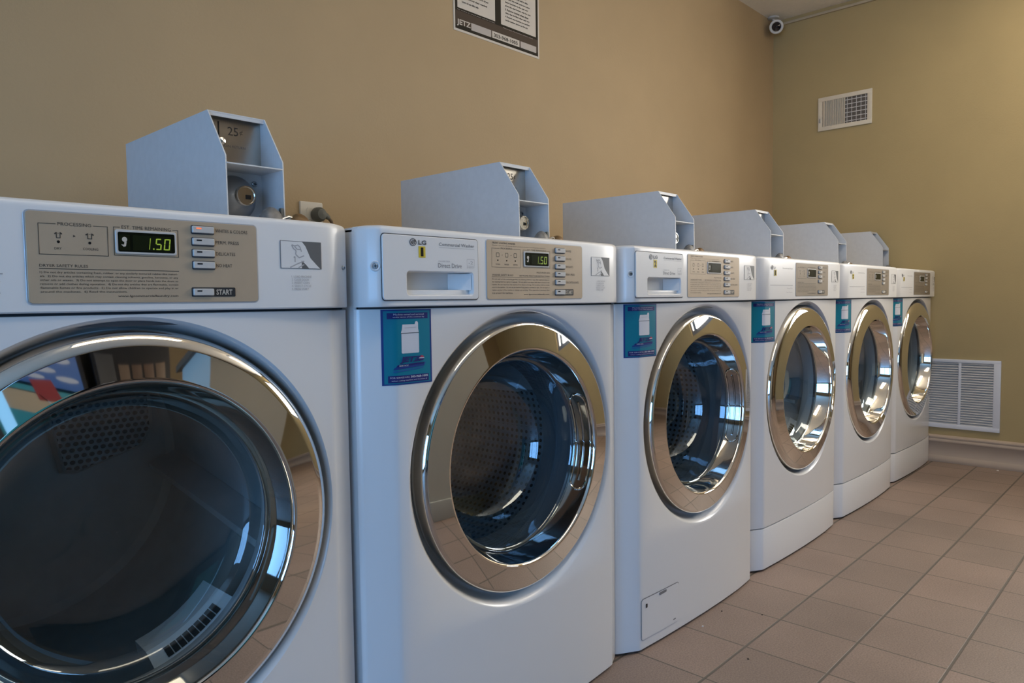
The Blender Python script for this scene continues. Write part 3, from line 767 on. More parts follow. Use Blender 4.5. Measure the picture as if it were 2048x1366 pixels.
def machine(i, kind, label, number=None, R=0.996, CR=0.957):
    global CX
    CX = (0.659, 0.662, 0.657, 0.654, 0.652, 0.652)[i]
    washer = kind == 'washer'
    ox, oy = i * PITCH + OFF[i][0], OFF[i][1]
    org = (0.65, -0.03, 0.0)
    L = 0.2995
    root = thing('washing_machine' if washer else 'tumble_dryer', label, 'washing machine' if washer else 'dryer',
                 (ox + org[0], oy + org[1], 0), 'washers in the row' if washer else 'dryers in the row')
    plan = [(L, -0.385), (L + 0.0015, -0.3905), (L + 0.006, -0.3945), (0.347, -0.4185), (0.352, -0.4215), (0.358, -0.4232), (0.45, -0.4275), (0.55, -0.4300), (0.65, -0.4310),
            (0.75, -0.4300), (0.85, -0.4265), (CR - 0.030, -0.4205), (CR - 0.004, -0.4180), (CR, -0.4165), (CR + 0.004, -0.4135), (R - 0.006, -0.4000), (R - 0.001, -0.3955), (R, -0.388)]
    Y = lambda x: interp(plan, x)
    fas = [(L, -0.385), (L + 0.001, -0.405), (L + 0.004, -0.416), (0.310, -0.4215), (0.318, -0.4260), (0.335, -0.4300), (0.365, -0.4335), (0.42, -0.4355), (0.55, YP), (0.86, YP),
           (0.90, -0.4348), (CR - 0.018, -0.4330), (CR + 0.002, -0.4290), (CR + 0.012, -0.4235), (R - 0.010, -0.4120), (R - 0.003, -0.4030), (R, -0.385)]
    if washer: fas = [(L, -0.385), (0.3000, -0.408), (0.3018, -0.4165), (0.3052, -0.4225), (0.3125, -0.4296), (0.3165, -0.4335), (0.3215, -0.4350), (0.345, -0.4353)] + [p for p in fas if p[0] >= 0.42]
    FY = lambda x: interp(fas, x)
    zk = 0.134
    # cabinet: sides, back, top and foot rail, open at the front
    b = MB(); x0, x1, yb0, yb1, z0, z1 = L + 0.002, R - 0.002, -0.388, 0.345, 0.022, 0.957
    b.box((x0, yb0, z0), (x0 + 0.002, yb1, z1), 'white_enamel'); b.box((x1 - 0.002, yb0, z0), (x1, yb1, z1), 'white_enamel')
    b.box((x0, yb1 - 0.002, z0), (x1, yb1, z1), 'white_enamel'); b.box((x0, yb0 - 0.01, z1 - 0.003), (x1, yb1, z1 + 0.003), 'white_enamel')
    b.box((x0, yb0, z0), (x1, yb1, z0 + 0.002), 'seam_dark')
    b.build('cabinet', root, org)
    for fx in (x0 + 0.05, x1 - 0.05):
        for fy in (-0.33, 0.28):
            f = MB(); f.lathe([(0.018, 0.0), (0.018, 0.010), (0.010, 0.012), (0.010, 0.023)], (fx, fy, 0), 'grey_rubber', n=16, axis='z', cap0=True)
            f.build('foot', root, org)
    # front panel with the dished opening
    h = 0.2885; zb = 0.006 if washer else zk + 0.0016; zt = 0.8300
    b = MB()
    angs = sorted(set([2 * PI * k / 144 for k in range(144)] + [PI / 4 + PI / 2 * k for k in range(4)]))
    dish = [(0.258, 0.034), (0.2655, 0.032), (0.2690, 0.028), (0.2725, 0.0215), (0.2765, 0.0135), (0.2800, 0.0072), (0.2840, 0.0022), (0.2880, 0.0)]
    if not washer: dish = [(0.264, 0.034), (0.2730, 0.032), (0.2752, 0.028), (0.2775, 0.0210), (0.2800, 0.0130), (0.2825, 0.0070), (0.2852, 0.0022), (0.2880, 0.0)]
    rows = []
    for r, dd in dish: rows.append([(CX + r * math.cos(a), Y(CX + r * math.cos(a)) + dd, CZ + r * math.sin(a)) for a in angs])
    sq = []
    for a in angs:
        k = h / max(abs(math.cos(a)), abs(math.sin(a))); sq.append((k * math.cos(a), k * math.sin(a)))
    rows.append([(CX + u, Y(CX + u), CZ + w) for u, w in sq])
    b.grid(rows, 'white_enamel', close=True)
    xs_in = sorted(set(round(CX + u, 6) for u, w in sq)); zs_in = sorted(set(round(CZ + w, 6) for u, w in sq))
    xs_l = [x for x, _ in plan if x < CX - h - 1e-4] + [CX - h]; xs_r = [CX + h] + [x for x, _ in plan if x > CX + h + 1e-4]
    zs = [zb + 0.0015] + [z for z in zs_in] + ([zt - 0.0015] if zt - 0.0015 > CZ + h else [])
    for xs in (xs_l, xs_r): b.grid([[(x, Y(x), z) for x in xs] for z in zs], 'white_enamel')
    b.grid([[(x, Y(x), z) for x in xs_in] for z in (zb + 0.0015, CZ - h)], 'white_enamel')
    if zt - 0.0015 > CZ + h: b.grid([[(x, Y(x), z) for x in xs_in] for z in (CZ + h, zt - 0.0015)], 'white_enamel')
    xa = sorted(set(xs_l + xs_in + xs_r)); zt2 = max(zt - 0.0015, CZ + h)
    b.grid([[(x, Y(x), zb + 0.0015) for x in xa], [(x, Y(x) + 0.0006, zb + 0.0004) for x in xa], [(x, Y(x) + 0.002, zb) for x in xa], [(x, -0.380, zb) for x in xa]], 'white_enamel')
    b.grid([[(x, Y(x), zt2) for x in xa], [(x, Y(x) + 0.0006, zt2 + 0.0010) for x in xa], [(x, Y(x) + 0.002, zt2 + 0.0014) for x in xa], [(x, -0.380, zt2 + 0.0014) for x in xa]], 'white_enamel')
    b.build('front_panel', root, org)
    if not washer:
        b = MB(); za, zc = 0.006, zk - 0.0012
        b.grid([[(x, -0.38, za) for x, _ in plan], [(x, y + 0.002, za) for x, y in plan], [(x, y, za + 0.002) for x, y in plan], [(x, y, zc - 0.002) for x, y in plan], [(x, y + 0.0008, zc - 0.0006) for x, y in plan], [(x, y + 0.003, zc) for x, y in plan], [(x, -0.38, zc) for x, _ in plan]], 'white_enamel')
        b.build('kick_panel', root, org)
        screw(root, org, (L + 0.011, -0.3975, 0.075), (-0.45, -0.9, 0), 0.0035)
    # dark joint behind the seams
    if not washer:
        b = MB(); b.grid([[(x, y + 0.0075, z) for x, y in plan[2:-2]] for z in (zk - 0.02, zk + 0.02)], 'seam_dark'); b.build('kick_joint', root, org)
    b = MB(); b.grid([[(x, y + 0.006, z) for x, y in plan[2:-2]] for z in (0.815, 0.845)], 'seam_dark'); b.build('joint_gasket', root, org)
    # control fascia
    b = MB(); px0, px1, pz0, pz1 = 0.3661, 0.5166, 0.8499, 0.8917
    cols = sorted(set([x for x, _ in fas] + ([px0, px1] if washer else [])))
    lev = [(0.8330, 0.0030, 0), (0.8336, 0.0010, 0), (0.8350, 0, 0)] + ([(pz0, 0, 0), (pz1, 0, 0)] if washer else []) + [(0.953, 0, 0), (0.9575, 0.0008, 0.0010), (0.9605, 0.0030, 0.0035), (0.9620, 0.0065, 0.0070), (0.9626, 0.012, 0.012), (0.9626, 0.06, 0.012)]
    rows = []
    for z, iy, ix in lev:
        row = []
        for x in cols:
            t = (x - CX) / (R - CX) if x > CX else (x - CX) / (CX - L)
            xx = x - ix * (abs(t) ** 6) * (1 if t > 0 else -1)
            yy = min(FY(x) + iy, -0.34)
            row.append((xx, yy, z))
        rows.append(row)
    jx = [k for k, x in enumerate(cols) if abs(x - px0) < 1e-6 or abs(x - px1) < 1e-6]
    def skip(r, j): return washer and abs(lev[r][0] - pz0) < 1e-6 and abs(lev[r + 1][0] - pz1) < 1e-6 and jx[0] <= j < jx[1]
    b.grid(rows, 'white_plastic', skip=skip)
    if not washer:
        ink = 'ink_grey'
        fb = [x for x, _ in fas]
        b.drape(b.text_polys('Commercial Dryer', 0.4494, 0.5264, 0.9265, 0.9318), ink, FY, fb, 0.0006)
        b.drape([[(0.3655, 0.8764), (0.5275, 0.8764), (0.5275, 0.8780), (0.3655, 0.8780)]], 'ink_light', FY, fb, 0.0005)
        b.drape(b.text_polys('Sensor Dry', 0.4828, 0.5250, 0.8655, 0.8700), 'ink_light', FY, fb, 0.0006)
        b.drape(b.text_polys('Large Capacity', 0.4790, 0.5250, 0.8535, 0.8575), 'ink_light', FY, fb, 0.0006)
    fa = b.build('fascia', root, org)
    bz = MB()
    lg = (0.3736, 0.3880, 0.9315, 0.9439) if washer else (0.3700, 0.3870, 0.9235, 0.9370)
    yl = FY(0.38) - 0.0006 if not washer else YP - 0.0031
    logo(bz, *lg, yl)
    dx = lg[1] - 0.3880; dz = lg[2] - 0.9315
    bz.text('LG', 0.3916 + dx, 0.4086 + dx, 0.9342 + dz, 0.9415 + dz, yl - 0.0002, 'badge_grey', bold=0.03)
    if washer:
        # detergent drawer with a scooped finger recess
        d = MB(); yd = YP - 0.0026
        o = rrect(0.3193, 0.5281, 0.8439, 0.9483, 0.006); ib = rrect(0.3203, 0.5271, 0.8449, 0.9473, 0.0052)
        inn = rrect(px0, px1, pz0, pz1, 0.007); ini = rrect(px0 + 0.0015, px1 - 0.0015, pz0 + 0.0015, pz1 - 0.0015, 0.006)
        d.plate(0.3177, 0.5297, 0.8423, 0.9499, 0.007, YP - 0.0006, YP + 0.004, 'seam_dark')
        d.v and None
        d2 = MB()
        d2.grid([[(x, YP + 0.006, z) for x, z in o], [(x, yd + 0.001, z) for x, z in o], [(x, yd, z) for x, z in ib]], 'white_plastic', close=True)
        d2.fplate_hole(ib, inn, yd, 'white_plastic')
        inb = rrect(px0 + 0.003, px1 - 0.003, pz0 + 0.004, pz1 - 0.002, 0.006)
        d2.grid([[(x, yd, z) for x, z in inn], [(x, yd + 0.0012, z) for x, z in ini], [(x, yd + 0.030, z) for x, z in inb]], 'white_plastic', close=True)
        d2.poly([(x, yd + 0.030, z) for x, z in inb], 'white_plastic')
        d2.box((px0 + 0.004, yd + 0.010, pz0 + 0.002), (px1 - 0.004, yd + 0.0295, pz0 + 0.0105), 'white_plastic', 0.0015)
        d2.poly([(px0 + 0.115, yd + 0.0295, pz0 + 0.010), (px1 - 0.003, yd + 0.004, pz0 + 0.010), (px1 - 0.003, yd + 0.004, pz1 - 0.003), (px0 + 0.115, yd + 0.0295, pz1 - 0.003)], 'white_plastic')
        yi = yd - 0.0003
        d2.text('Commercial Washer', 0.4365, 0.5185, 0.9343, 0.9397, yi, 'ink_grey', bold=0.01)
        d2.flat(0.4365, 0.5185, 0.9312, 0.9317, yi, 'ink_light')
        d2.text('INVERTER', 0.4352, 0.4608, 0.9074, 0.9096, yi, 'ink_light'); d2.text('Direct Drive', 0.4342, 0.4877, 0.8977, 0.9052, yi, 'ink_grey')
        d2.frame(0.5002, 0.5183, 0.9018, 0.9139, 0.001, 0.0005, yi, 'ink_light'); d2.text('-2', 0.5040, 0.5150, 0.9050, 0.9105, yi, 'ink_light'); d2.text('ENERGY', 0.5002, 0.5183, 0.8980, 0.9008, yi, 'ink_light')
        # the recessed back must not be closed by the dark backing: cut it into a frame
        d = MB()
        ob = rrect(0.3177, 0.5297, 0.8423, 0.9499, 0.007)
        d.fplate_hole(ob, o, YP - 0.0004, 'seam_dark')
        d.build('drawer_joint', fa, org)
        dr = d2.build('detergent_drawer', root, org, sharp=30)
        bz.build('logo_badge', dr, org)
        screw(root, org, (0.3118, -0.4291, 0.8975), (-0.6, -0.8, 0), 0.0042, boss=0.0085)
    else:
        bz.build('logo_badge', fa, org)
    if i in (0, 2, 3):
        screw(root, org, (R - 0.019, FY(R - 0.019) - 0.0004, 0.8950), (0.62, -0.78, 0), 0.0032)
    if number:
        n = MB(); nx0, nx1, nz0, nz1 = (0.3922, 0.4066, 0.9131, 0.9317) if washer else (0.3916, 0.4073, 0.9055, 0.9238)
        yn = (YP - 0.0030) if washer else FY(0.40) - 0.0008
        n.plate(nx0, nx1, nz0, nz1, 0.0006, yn, yn + 0.0003, 'yellow_vinyl')
        n.text(number, nx0 + (0.0045 if number == '1' else 0.003), nx1 - (0.0045 if number == '1' else 0.003), nz0 + 0.0022, nz1 - 0.0020, yn - 0.0003, 'black_plastic', bold=0.04)
        s = n.build('number_sticker', root, org); s['label'] = 'yellow sticker with black figure ' + number
    control_panel(root, org, washer, i == 0, i in (0, 1))
    instruction_decal(root, org, 0.8610, 0.9290, 0.8910, 0.9308, 0.8780, 0.9110, 0.8585, 0.8812, FY, [x for x, _ in fas])
    door(root, org, washer, i < 3); drum(root, org, washer, i < 3)
    if i > 0:
        sx = {1: (0.3330, 0.4255), 2: (0.3195, 0.4220), 3: (0.3085, 0.4180), 4: (0.2985, 0.4100), 5: (0.3025, 0.4170)}[i]
        sx = (max(sx[0], L + 0.004), sx[1])
        st = service_sticker(root, org, sx[0], sx[1], 0.7050, 0.8285, Y, [x for x, _ in plan]); st['label'] = 'teal and blue service sticker with a white washer picture'
    if i == 2:
        b = MB(); yh = lambda x: Y(x)
        hx0, hx1, hz0, hz1 = 0.3575, 0.5200, 0.0275, 0.1290
        hb = [x for x, _ in plan] + [hx0 + (hx1 - hx0) * k / 8 for k in range(1, 8)]
        b.drape([rrect(hx0, hx1, hz0, hz1, 0.009)], 'ink_grey', Y, hb, 0.0005)
        b.drape([rrect(hx0 + 0.0009, hx1 - 0.0009, hz0 + 0.0006, hz1 - 0.0018, 0.0082)], 'vent_white', Y, hb, 0.0010)
        b.drape([rrect(hx0 + 0.0022, hx1 - 0.0022, hz0 + 0.0022, hz1 - 0.0026, 0.007)], 'white_enamel', Y, hb, 0.0016)
        b.plate(0.430, 0.462, hz1 - 0.0095, hz1 - 0.0030, 0.003, Y(0.445) - 0.0024, Y(0.445), 'ink_grey')
        b.plate(0.375, 0.381, hz1 - 0.0245, hz1 - 0.0150, 0.0015, Y(0.378) - 0.0026, Y(0.378), 'black_plastic')
        b.plate(0.492, 0.503, hz0 + 0.010, hz0 + 0.0125, 0.001, Y(0.497) - 0.0024, Y(0.497), 'ink_grey')
        b.build('filter_hatch', root, org)
    return root

machine(0, 'dryer', 'white front-loading dryer cut off by the left edge, its green display reading 1:50')
machine(1, 'washer', 'white front-loading washer with detergent drawer and yellow number 1 sticker', '1')
machine(2, 'washer', 'white front-loading washer with yellow number 2 sticker and small square hatch near the floor', '2', R=0.985, CR=0.948)
machine(3, 'dryer', 'white front-loading dryer standing directly beyond the washer with the number 2 sticker', '1')
machine(4, 'dryer', 'white front-loading dryer that stands second from the far wall', '2')
machine(5, 'dryer', 'white front-loading dryer last in the row, beside the floor-level return grille', '3', R=0.958, CR=0.936)

# ------------------------------------------------------------------ coin boxes on the machines
WHERE = ['on the nearest dryer, its lock in full view', 'on the number 1 washer',
         'on the number 2 washer', 'on the dryer just beyond the number 2 washer', 'on the dryer second from the far wall', 'on the last dryer, closest to the far wall']
CBX = [(0.8930, 0.1060, 0.004), (0.8975, 0.1090, -0.007), (0.8975, 0.1130, -0.009), (0.8890, 0.1150, -0.002), (0.8770, 0.1050, -0.005), (0.8585, 0.0990, 0.012)]
for i in range(6):
    xl, wd, dy = CBX[i]; xl += i * PITCH; xr = xl + wd
    z0, z1, zs = 0.9630, 1.1735, 1.0750
    yfT, yfB, yB, zbend, yF = -0.1425 + dy, -0.2030 + dy, 0.238 + dy, 1.0885, -0.128 + dy
    org = (xl + wd / 2, 0.02 + dy, z0)
    root = thing('coin_box', 'pale grey metal coin box ' + WHERE[i], 'coin box', org, 'coin boxes on the machines')
    b = MB(); t = 0.0022
    prof = [(yB, z0), (yB, z1), (yfT, z1), (yfB, zbend), (yfB - 0.002, z0)]
    for xa in (xl, xr - t):
        P0 = [(xa, y, z) for y, z in prof]; P1 = [(xa + t, y, z) for y, z in prof]
        b.poly(P0, 'coin_paint'); b.poly(P1[::-1], 'coin_paint')
        b.grid([P0, P1], 'coin_paint', close=True)
    for k in range(5):
        (ya, za), (yb_, zb_) = prof[k], prof[(k + 1) % 5]
    b.box((xl + t, yfT, z1 - t), (xr - t, yB, z1), 'coin_paint'); b.box((xl + t, yB - t, z0), (xr - t, yB, z1 - t), 'coin_paint')
    b.box((xl + t, yfT + 0.0004, z1 - 0.008), (xr - t, yfT + 0.0024, z1 - t), 'coin_paint')
    b.box((xl + t, yfB - 0.001, zs), (xr - t, yF, zs + 0.0022), 'coin_paint')
    b.box((xl + t, yF, z0), (xr - t, yF + 0.002, zs), 'coin_paint')
    b.box((xl + t, yF + 0.004, z0), (xr - t, yF + 0.006, zs + 0.005), 'coin_paint')
    h = b.build('housing', root, org)
    f = MB(); f.box((xl + t, yF, zs + 0.0022), (xr - t, yF + 0.002, z1 - t), 'stainless')
    yy = yF - 0.0004
    f.box((xl + 0.0245, yy - 0.0003, z1 - 0.040), (xl + 0.0268, yy + 0.001, z1 - 0.013), 'black_hole')
    f.text('25', xl + 0.0420, xl + 0.0615, z1 - 0.0345, z1 - 0.0195, yy, 'ink_dark', bold=0.005); f.text('¢', xl + 0.0640, xl + 0.0700, z1 - 0.033, z1 - 0.0225, yy, 'ink_dark')
    f.text('COIN RETURN', xl + 0.030, xl + 0.0740, z1 - 0.0560, z1 - 0.0515, yy, 'ink_grey')
    f.box((xl + 0.0215, yy - 0.0003, z1 - 0.090), (xl + 0.0285, yy + 0.001, z1 - 0.058), 'black_hole')
    fp = f.build('faceplate', root, org); fp['label'] = 'brushed stainless plate marked 25 cents'
    k = MB(); k.lathe([(0.0035, 0), (0.0035, 0.006), (0.0062, 0.008), (0.0075, 0.013), (0.0060, 0.018), (0.0008, 0.020)], (xl + 0.0235, yF, z1 - 0.0500), 'lock_metal', n=24)
    k.build('return_knob', fp, org)
    lc = (xl + 0.050, yF, 1.0290)
    k = MB(); k.lathe([(0.0400, 0.0005), (0.0395, 0.003), (0.0340, 0.010), (0.0300, 0.022), (0.0220, 0.034), (0.0175, 0.038)], lc, 'lock_boss', n=48)
    lb = k.build('lock_boss', root, org)
    k = MB(); k.lathe([(0.0178, 0.036), (0.0178, 0.045), (0.0165, 0.0475), (0.0150, 0.0475), (0.0145, 0.0450), (0.0006, 0.0450)], lc, 'lock_metal', n=40)
    k.box((lc[0] - 0.0010, lc[1] - 0.0458, lc[2] - 0.006), (lc[0] + 0.0085, lc[1] - 0.0450, lc[2] + 0.0012), 'black_hole')
    k.build('lock_cylinder', lb, org)
    screw(root, org, (xr - 0.017, yF - 0.0003, zs - 0.0170), (0, -1, 0), 0.0052)
    if i in (5,):
        q = MB(); q.lathe([(0.006, 0.0), (0.006, 0.004), (0.004, 0.006), (0.0004, 0.0065)], (xr - 0.028, yF - 0.055, z0 + 0.013), 'black_plastic', n=20); q.build('grommet', root, org)

# small grey-and-brown fittings lying in front of each coin box
for i in range(6):
    ox = i * PITCH + CBX[i][0] + 0.082; oy = -0.205 + CBX[i][2]; s = 1.0 if i < 4 else 0.8
    org = (ox, oy, 0.9628)
    root = thing('pipe_fitting', 'small grey and brown fitting lying on ' + ['the nearest dryer', 'the number 1 washer', 'the number 2 washer', 'the dryer just beyond the number 2 washer', 'the dryer second from the far wall', 'the last dryer by the far wall'][i], 'fitting', org, 'fittings beside the coin boxes')
    g = MB(); rows = []
    def dome(b, c, rx, ry, rz, mt, n=24, m=8):
        rows = []
        for k in range(m + 1):
            a = PI / 2 * k / m
            rows.append([(c[0] + rx * math.cos(a) * math.cos(2 * PI * j / n), c[1] + ry * math.cos(a) * math.sin(2 * PI * j / n), c[2] + rz * math.sin(a)) for j in range(n)])
        b.grid(rows, mt, close=True)
    dome(g, (ox - 0.004, oy, 0.9628), 0.027 * s, 0.020, 0.046 * s, 'fitting_grey')
    g.box((ox + 0.013 * s, oy - 0.004, 0.965), (ox + 0.018 * s, oy + 0.004, 0.965 + 0.043 * s), 'grey_rubber', 0.001)
    g.build('grey_knob', root, org)
    g = MB(); dome(g, (ox + 0.043 * s, oy - 0.012, 0.9628), 0.026 * s, 0.018, 0.037 * s, 'fitting_brown'); g.build('brown_knob', root, org)
    g = MB(); g.tube([(ox + 0.010 * s, oy - 0.006, 0.985), (ox + 0.024 * s, oy - 0.010, 0.991), (ox + 0.034 * s, oy - 0.012, 0.988)], 0.0055 * s, 'lock_metal', n=12); g.build('collar', root, org)

# ------------------------------------------------------------------ wall outlet with its plug and cord
yo = YW
root = thing('wall_outlet', 'cream wall outlet plate behind the nearest dryer', 'outlet', (1.4415, yo, 1.0665))
b = MB(); b.plate(1.4060, 1.4780, 1.0100, 1.1235, 0.004, yo - 0.006, yo - 0.0003, 'outlet_plate', 0.002); b.build('cover_plate', root, (1.4415, yo, 1.0665))
b = MB(); b.plate(1.4255, 1.4575, 1.0210, 1.0560, 0.008, yo - 0.0072, yo - 0.005, 'outlet_plate', 0.001); b.plate(1.4255, 1.4575, 1.0735, 1.1085, 0.008, yo - 0.0072, yo - 0.005, 'outlet_plate', 0.001)
b.build('socket', root, (1.4415, yo, 1.0665))
root = thing('plug', 'grey-green rubber plug with brown cord in the wall outlet', 'plug', (1.4560, yo - 0.01, 1.0870))
o_ = (1.4560, yo - 0.01, 1.0870)
b = MB(); b.lathe([(0.004, 0.0), (0.019, 0.001), (0.021, 0.006), (0.020, 0.020), (0.014, 0.030), (0.0006, 0.033)], (1.4560, yo - 0.0075, 1.0880), 'grey_rubber', n=28)
b.tube([(1.4600, yo - 0.026, 1.0880), (1.4740, yo - 0.028, 1.0850), (1.4830, yo - 0.028, 1.0790)], [0.011, 0.0085, 0.006], 'grey_rubber', n=14); b.build('plug_body', root, o_)
b = MB(); b.tube([(1.4800, yo - 0.028, 1.0810), (1.4900, yo - 0.028, 1.0710), (1.4960, yo - 0.026, 1.0560), (1.4970, yo - 0.022, 1.02), (1.4960, yo - 0.02, 0.90), (1.493, yo - 0.02, 0.70)], 0.0048, 'cord_brown', n=10); b.build('cord', root, o_)

# ------------------------------------------------------------------ notice on the wall
px0, px1, pz0, pz1 = 1.9952, 2.4240, 1.7380, 2.2900
b = MB(); y = YW - 0.0015
b.box((px0, y, pz0), (px1, YW - 0.0002, pz1), 'paper_white')
b.flat(px0 + 0.007, px1 - 0.007, pz0 + 0.0075, pz1 - 0.008, y - 0.0003, 'poster_dark')
b.flat(px0 + 0.008, px1 - 0.009, 1.7600, 1.8050, y - 0.0005, 'poster_band')
y2 = y - 0.0007
b.flat(2.0125, 2.1905, 1.8148, 2.24, y2, 'paper_white'); b.flat(2.2200, 2.4045, 1.8130, 2.24, y2, 'paper_white')
b.flat(2.0747, 2.1700, 1.7550, 1.7790, y2, 'poster_grey'); b.flat(2.1746, 2.3150, 1.7555, 1.7790, y2, 'paper_white'); b.flat(2.3206, 2.4059, 1.7558, 1.7785, y2, 'poster_grey')
y3 = y - 0.0010
b.text('JETZ', 2.0090, 2.0720, 1.7545, 1.7775, y3, 'paper_white', bold=0.02)
b.text('303-968-1005', 2.1830, 2.3050, 1.7600, 1.7730, y3, 'poster_dark', bold=0.02)
b.text('For service or refund please call this number', 2.0120, 2.1900, 1.8060, 1.8100, y3, 'poster_grey'); b.text('Please have the machine number ready', 2.2300, 2.3880, 1.8010, 1.8052, y3, 'poster_grey')
for k in range(3): b.text(('Serviced by the route office', 'of this laundry room, with', 'repairs made every day')[k], 2.0790, 2.1660, 1.7725 - 0.0065 * k, 1.7765 - 0.0065 * k, y3, 'ink_light')
LT = ['attended or left at risk', 'management is not responsible', 'for damage to clothes from sharp', 'items left inside pockets or', 'excessive soap used each load.', 'Do not leave clothes in dryer', 'or for longer than needed', 'hours of use daily only.']
for k, s in enumerate(LT[::-1]):
    zz = 1.8330 + k * 0.0150
    b.text(s, 2.0330, 2.0330 + (0.078, 0.118, 0.126, 0.130, 0.12, 0.13, 0.11, 0.10)[k], zz, zz + 0.0080, y3, 'poster_dark', bold=0.03)
RT = ['Use only as much detergent as needed', 'Empty all pockets before the wash', 'sort clothes by color and by fabric', 'Load washer evenly, do not pack down', 'close the door firmly until it clicks', '2. Select the wash cycle you want', 'insert quarters in the coin slot', 'press the start button, wait for lock', '3. Remove clothes when done', 'clean the lint filter after each dry', '4. Report any machine not working', 'to the number shown on this sign']
for k, s in enumerate(RT[::-1]):
    zz = 1.8290 + k * 0.0125
    b.text(s, 2.2420, 2.2420 + (0.118, 0.13, 0.128, 0.122, 0.135, 0.12, 0.13, 0.12, 0.11, 0.12, 0.125, 0.12)[k], zz, zz + 0.0074, y3, 'poster_dark', bold=0.03)
o = b.build('notice_sign', None, ((px0 + px1) / 2, YW, pz0)); tag(o, 'dark printed laundry notice with white text panels high on the wall behind the machines', 'notice')

# ------------------------------------------------------------------ security camera and its cable duct
cc = Vector((4.365, 0.378, 2.340)); cam_at = Vector((0.3247, -1.384, 0.8404))
root = thing('security_camera', 'small white security camera in the ceiling corner', 'camera', (4.40, 0.41, 2.41))
o_ = (4.40, 0.41, 2.41)
aim = (cam_at - cc); aim = Vector((aim.x * 0.9 - 0.5, aim.y, aim.z * 0.85)).normalized()
u = aim.cross(Vector((0, 0, 1))).normalized(); w = u.cross(aim)
def ring(d, r, n=32): return [tuple(cc + aim * d + (u * math.cos(2 * PI * k / n) + w * math.sin(2 * PI * k / n)) * r) for k in range(n)]
b = MB(); b.grid([ring(-0.05, 0.004), ring(-0.05, 0.030), ring(-0.04, 0.036), ring(0.020, 0.038), ring(0.026, 0.036), ring(0.027, 0.026), ring(0.020, 0.024)], 'cctv_white', close=True); b.build('camera_body', root, o_)
b = MB(); b.grid([ring(0.0195, 0.0245), ring(0.0205, 0.018), ring(0.024, 0.010), ring(0.025, 0.0005)], 'cctv_lens', close=True); b.build('lens', root, o_)
b = MB(); b.tube([tuple(cc - aim * 0.04), (4.395, 0.405, 2.375), (4.40, 0.41, 2.405)], 0.010, 'cctv_white', n=14); b.lathe([(0.030, 0), (0.030, -0.008), (0.012, -0.012)], (4.40, 0.41, 2.4098), 'cctv_white', n=24, axis='z'); b.build('mount', root, o_)
b = MB(); b.box((XW - 0.013, YF + 0.01, 2.376), (XW - 0.0003, 0.405, 2.389), 'conduit_paint', 0.002)
o = b.build('cable_duct', None, (XW, -2.0, 2.38)); tag(o, 'thin painted cable duct along the top of the far wall, running to the security camera', 'cable duct')

# ------------------------------------------------------------------ air vents on the far wall
def onwall(y0, y1, z0, z1, d0, d1, mt, b, bev=0.0):
    b.box((XW - d1, min(y0, y1), z0), (XW - d0, max(y0, y1), z1), mt, bev)
root = thing('air_register', 'small cream air register with half-open louvres high on the far wall', 'vent', (XW, 0.042, 1.75)); o_ = (XW, 0.042, 1.75)
ya, yb_, za, zb_ = 0.182, -0.097, 1.7490, 1.9290
b = MB()
onwall(ya, yb_, zb_ - 0.022, zb_, 0.0005, 0.008, 'vent_cream', b, 0.002); onwall(ya, yb_, za, za + 0.022, 0.0005, 0.008, 'vent_cream', b, 0.002)
onwall(ya, ya - 0.022, za + 0.020, zb_ - 0.020, 0.0005, 0.0078, 'vent_cream', b, 0.002); onwall(yb_ + 0.024, yb_, za + 0.020, zb_ - 0.020, 0.0005, 0.0078, 'vent_cream', b, 0.002)
b.build('frame', root, o_)
b = MB(); onwall(ya - 0.02, yb_ + 0.02, za + 0.02, zb_ - 0.02, 0.0003, 0.0008, 'register_shade', b); b.build('backing', root, o_)
for k in range(10):
    yy = ya - 0.028 - k * 0.0118
    b = MB(); b.poly([(XW - 0.001, yy + 0.004, za + 0.02), (XW - 0.0068, yy - 0.0075, za + 0.02), (XW - 0.0068, yy - 0.0075, zb_ - 0.02), (XW - 0.001, yy + 0.004, zb_ - 0.02)], 'vent_cream')
    b.grid([[(XW - 0.0068, yy - 0.0075, z), (XW - 0.0060, yy - 0.0085, z)] for z in (za + 0.02, zb_ - 0.02)], 'vent_cream'); b.build('louvre', root, o_)
for k in range(6):
    zz = za + 0.030 + k * 0.0225
    b = MB(); b.box((XW - 0.005, yb_ + 0.022, zz), (XW - 0.001, 0.045, zz + 0.0035), 'vent_slat'); b.build('crossbar', root, o_)
for k in range(5):
    yy = 0.030 - k * 0.0235
    b = MB(); b.box((XW - 0.0035, yy - 0.0012, za + 0.02), (XW - 0.001, yy + 0.0012, zb_ - 0.02), 'vent_slat'); b.build('vane', root, o_)
b = MB(); b.box((XW - 0.014, ya - 0.013, za + 0.045), (XW - 0.007, ya - 0.009, za + 0.066), 'screw_steel', 0.001); b.build('damper_lever', root, o_)

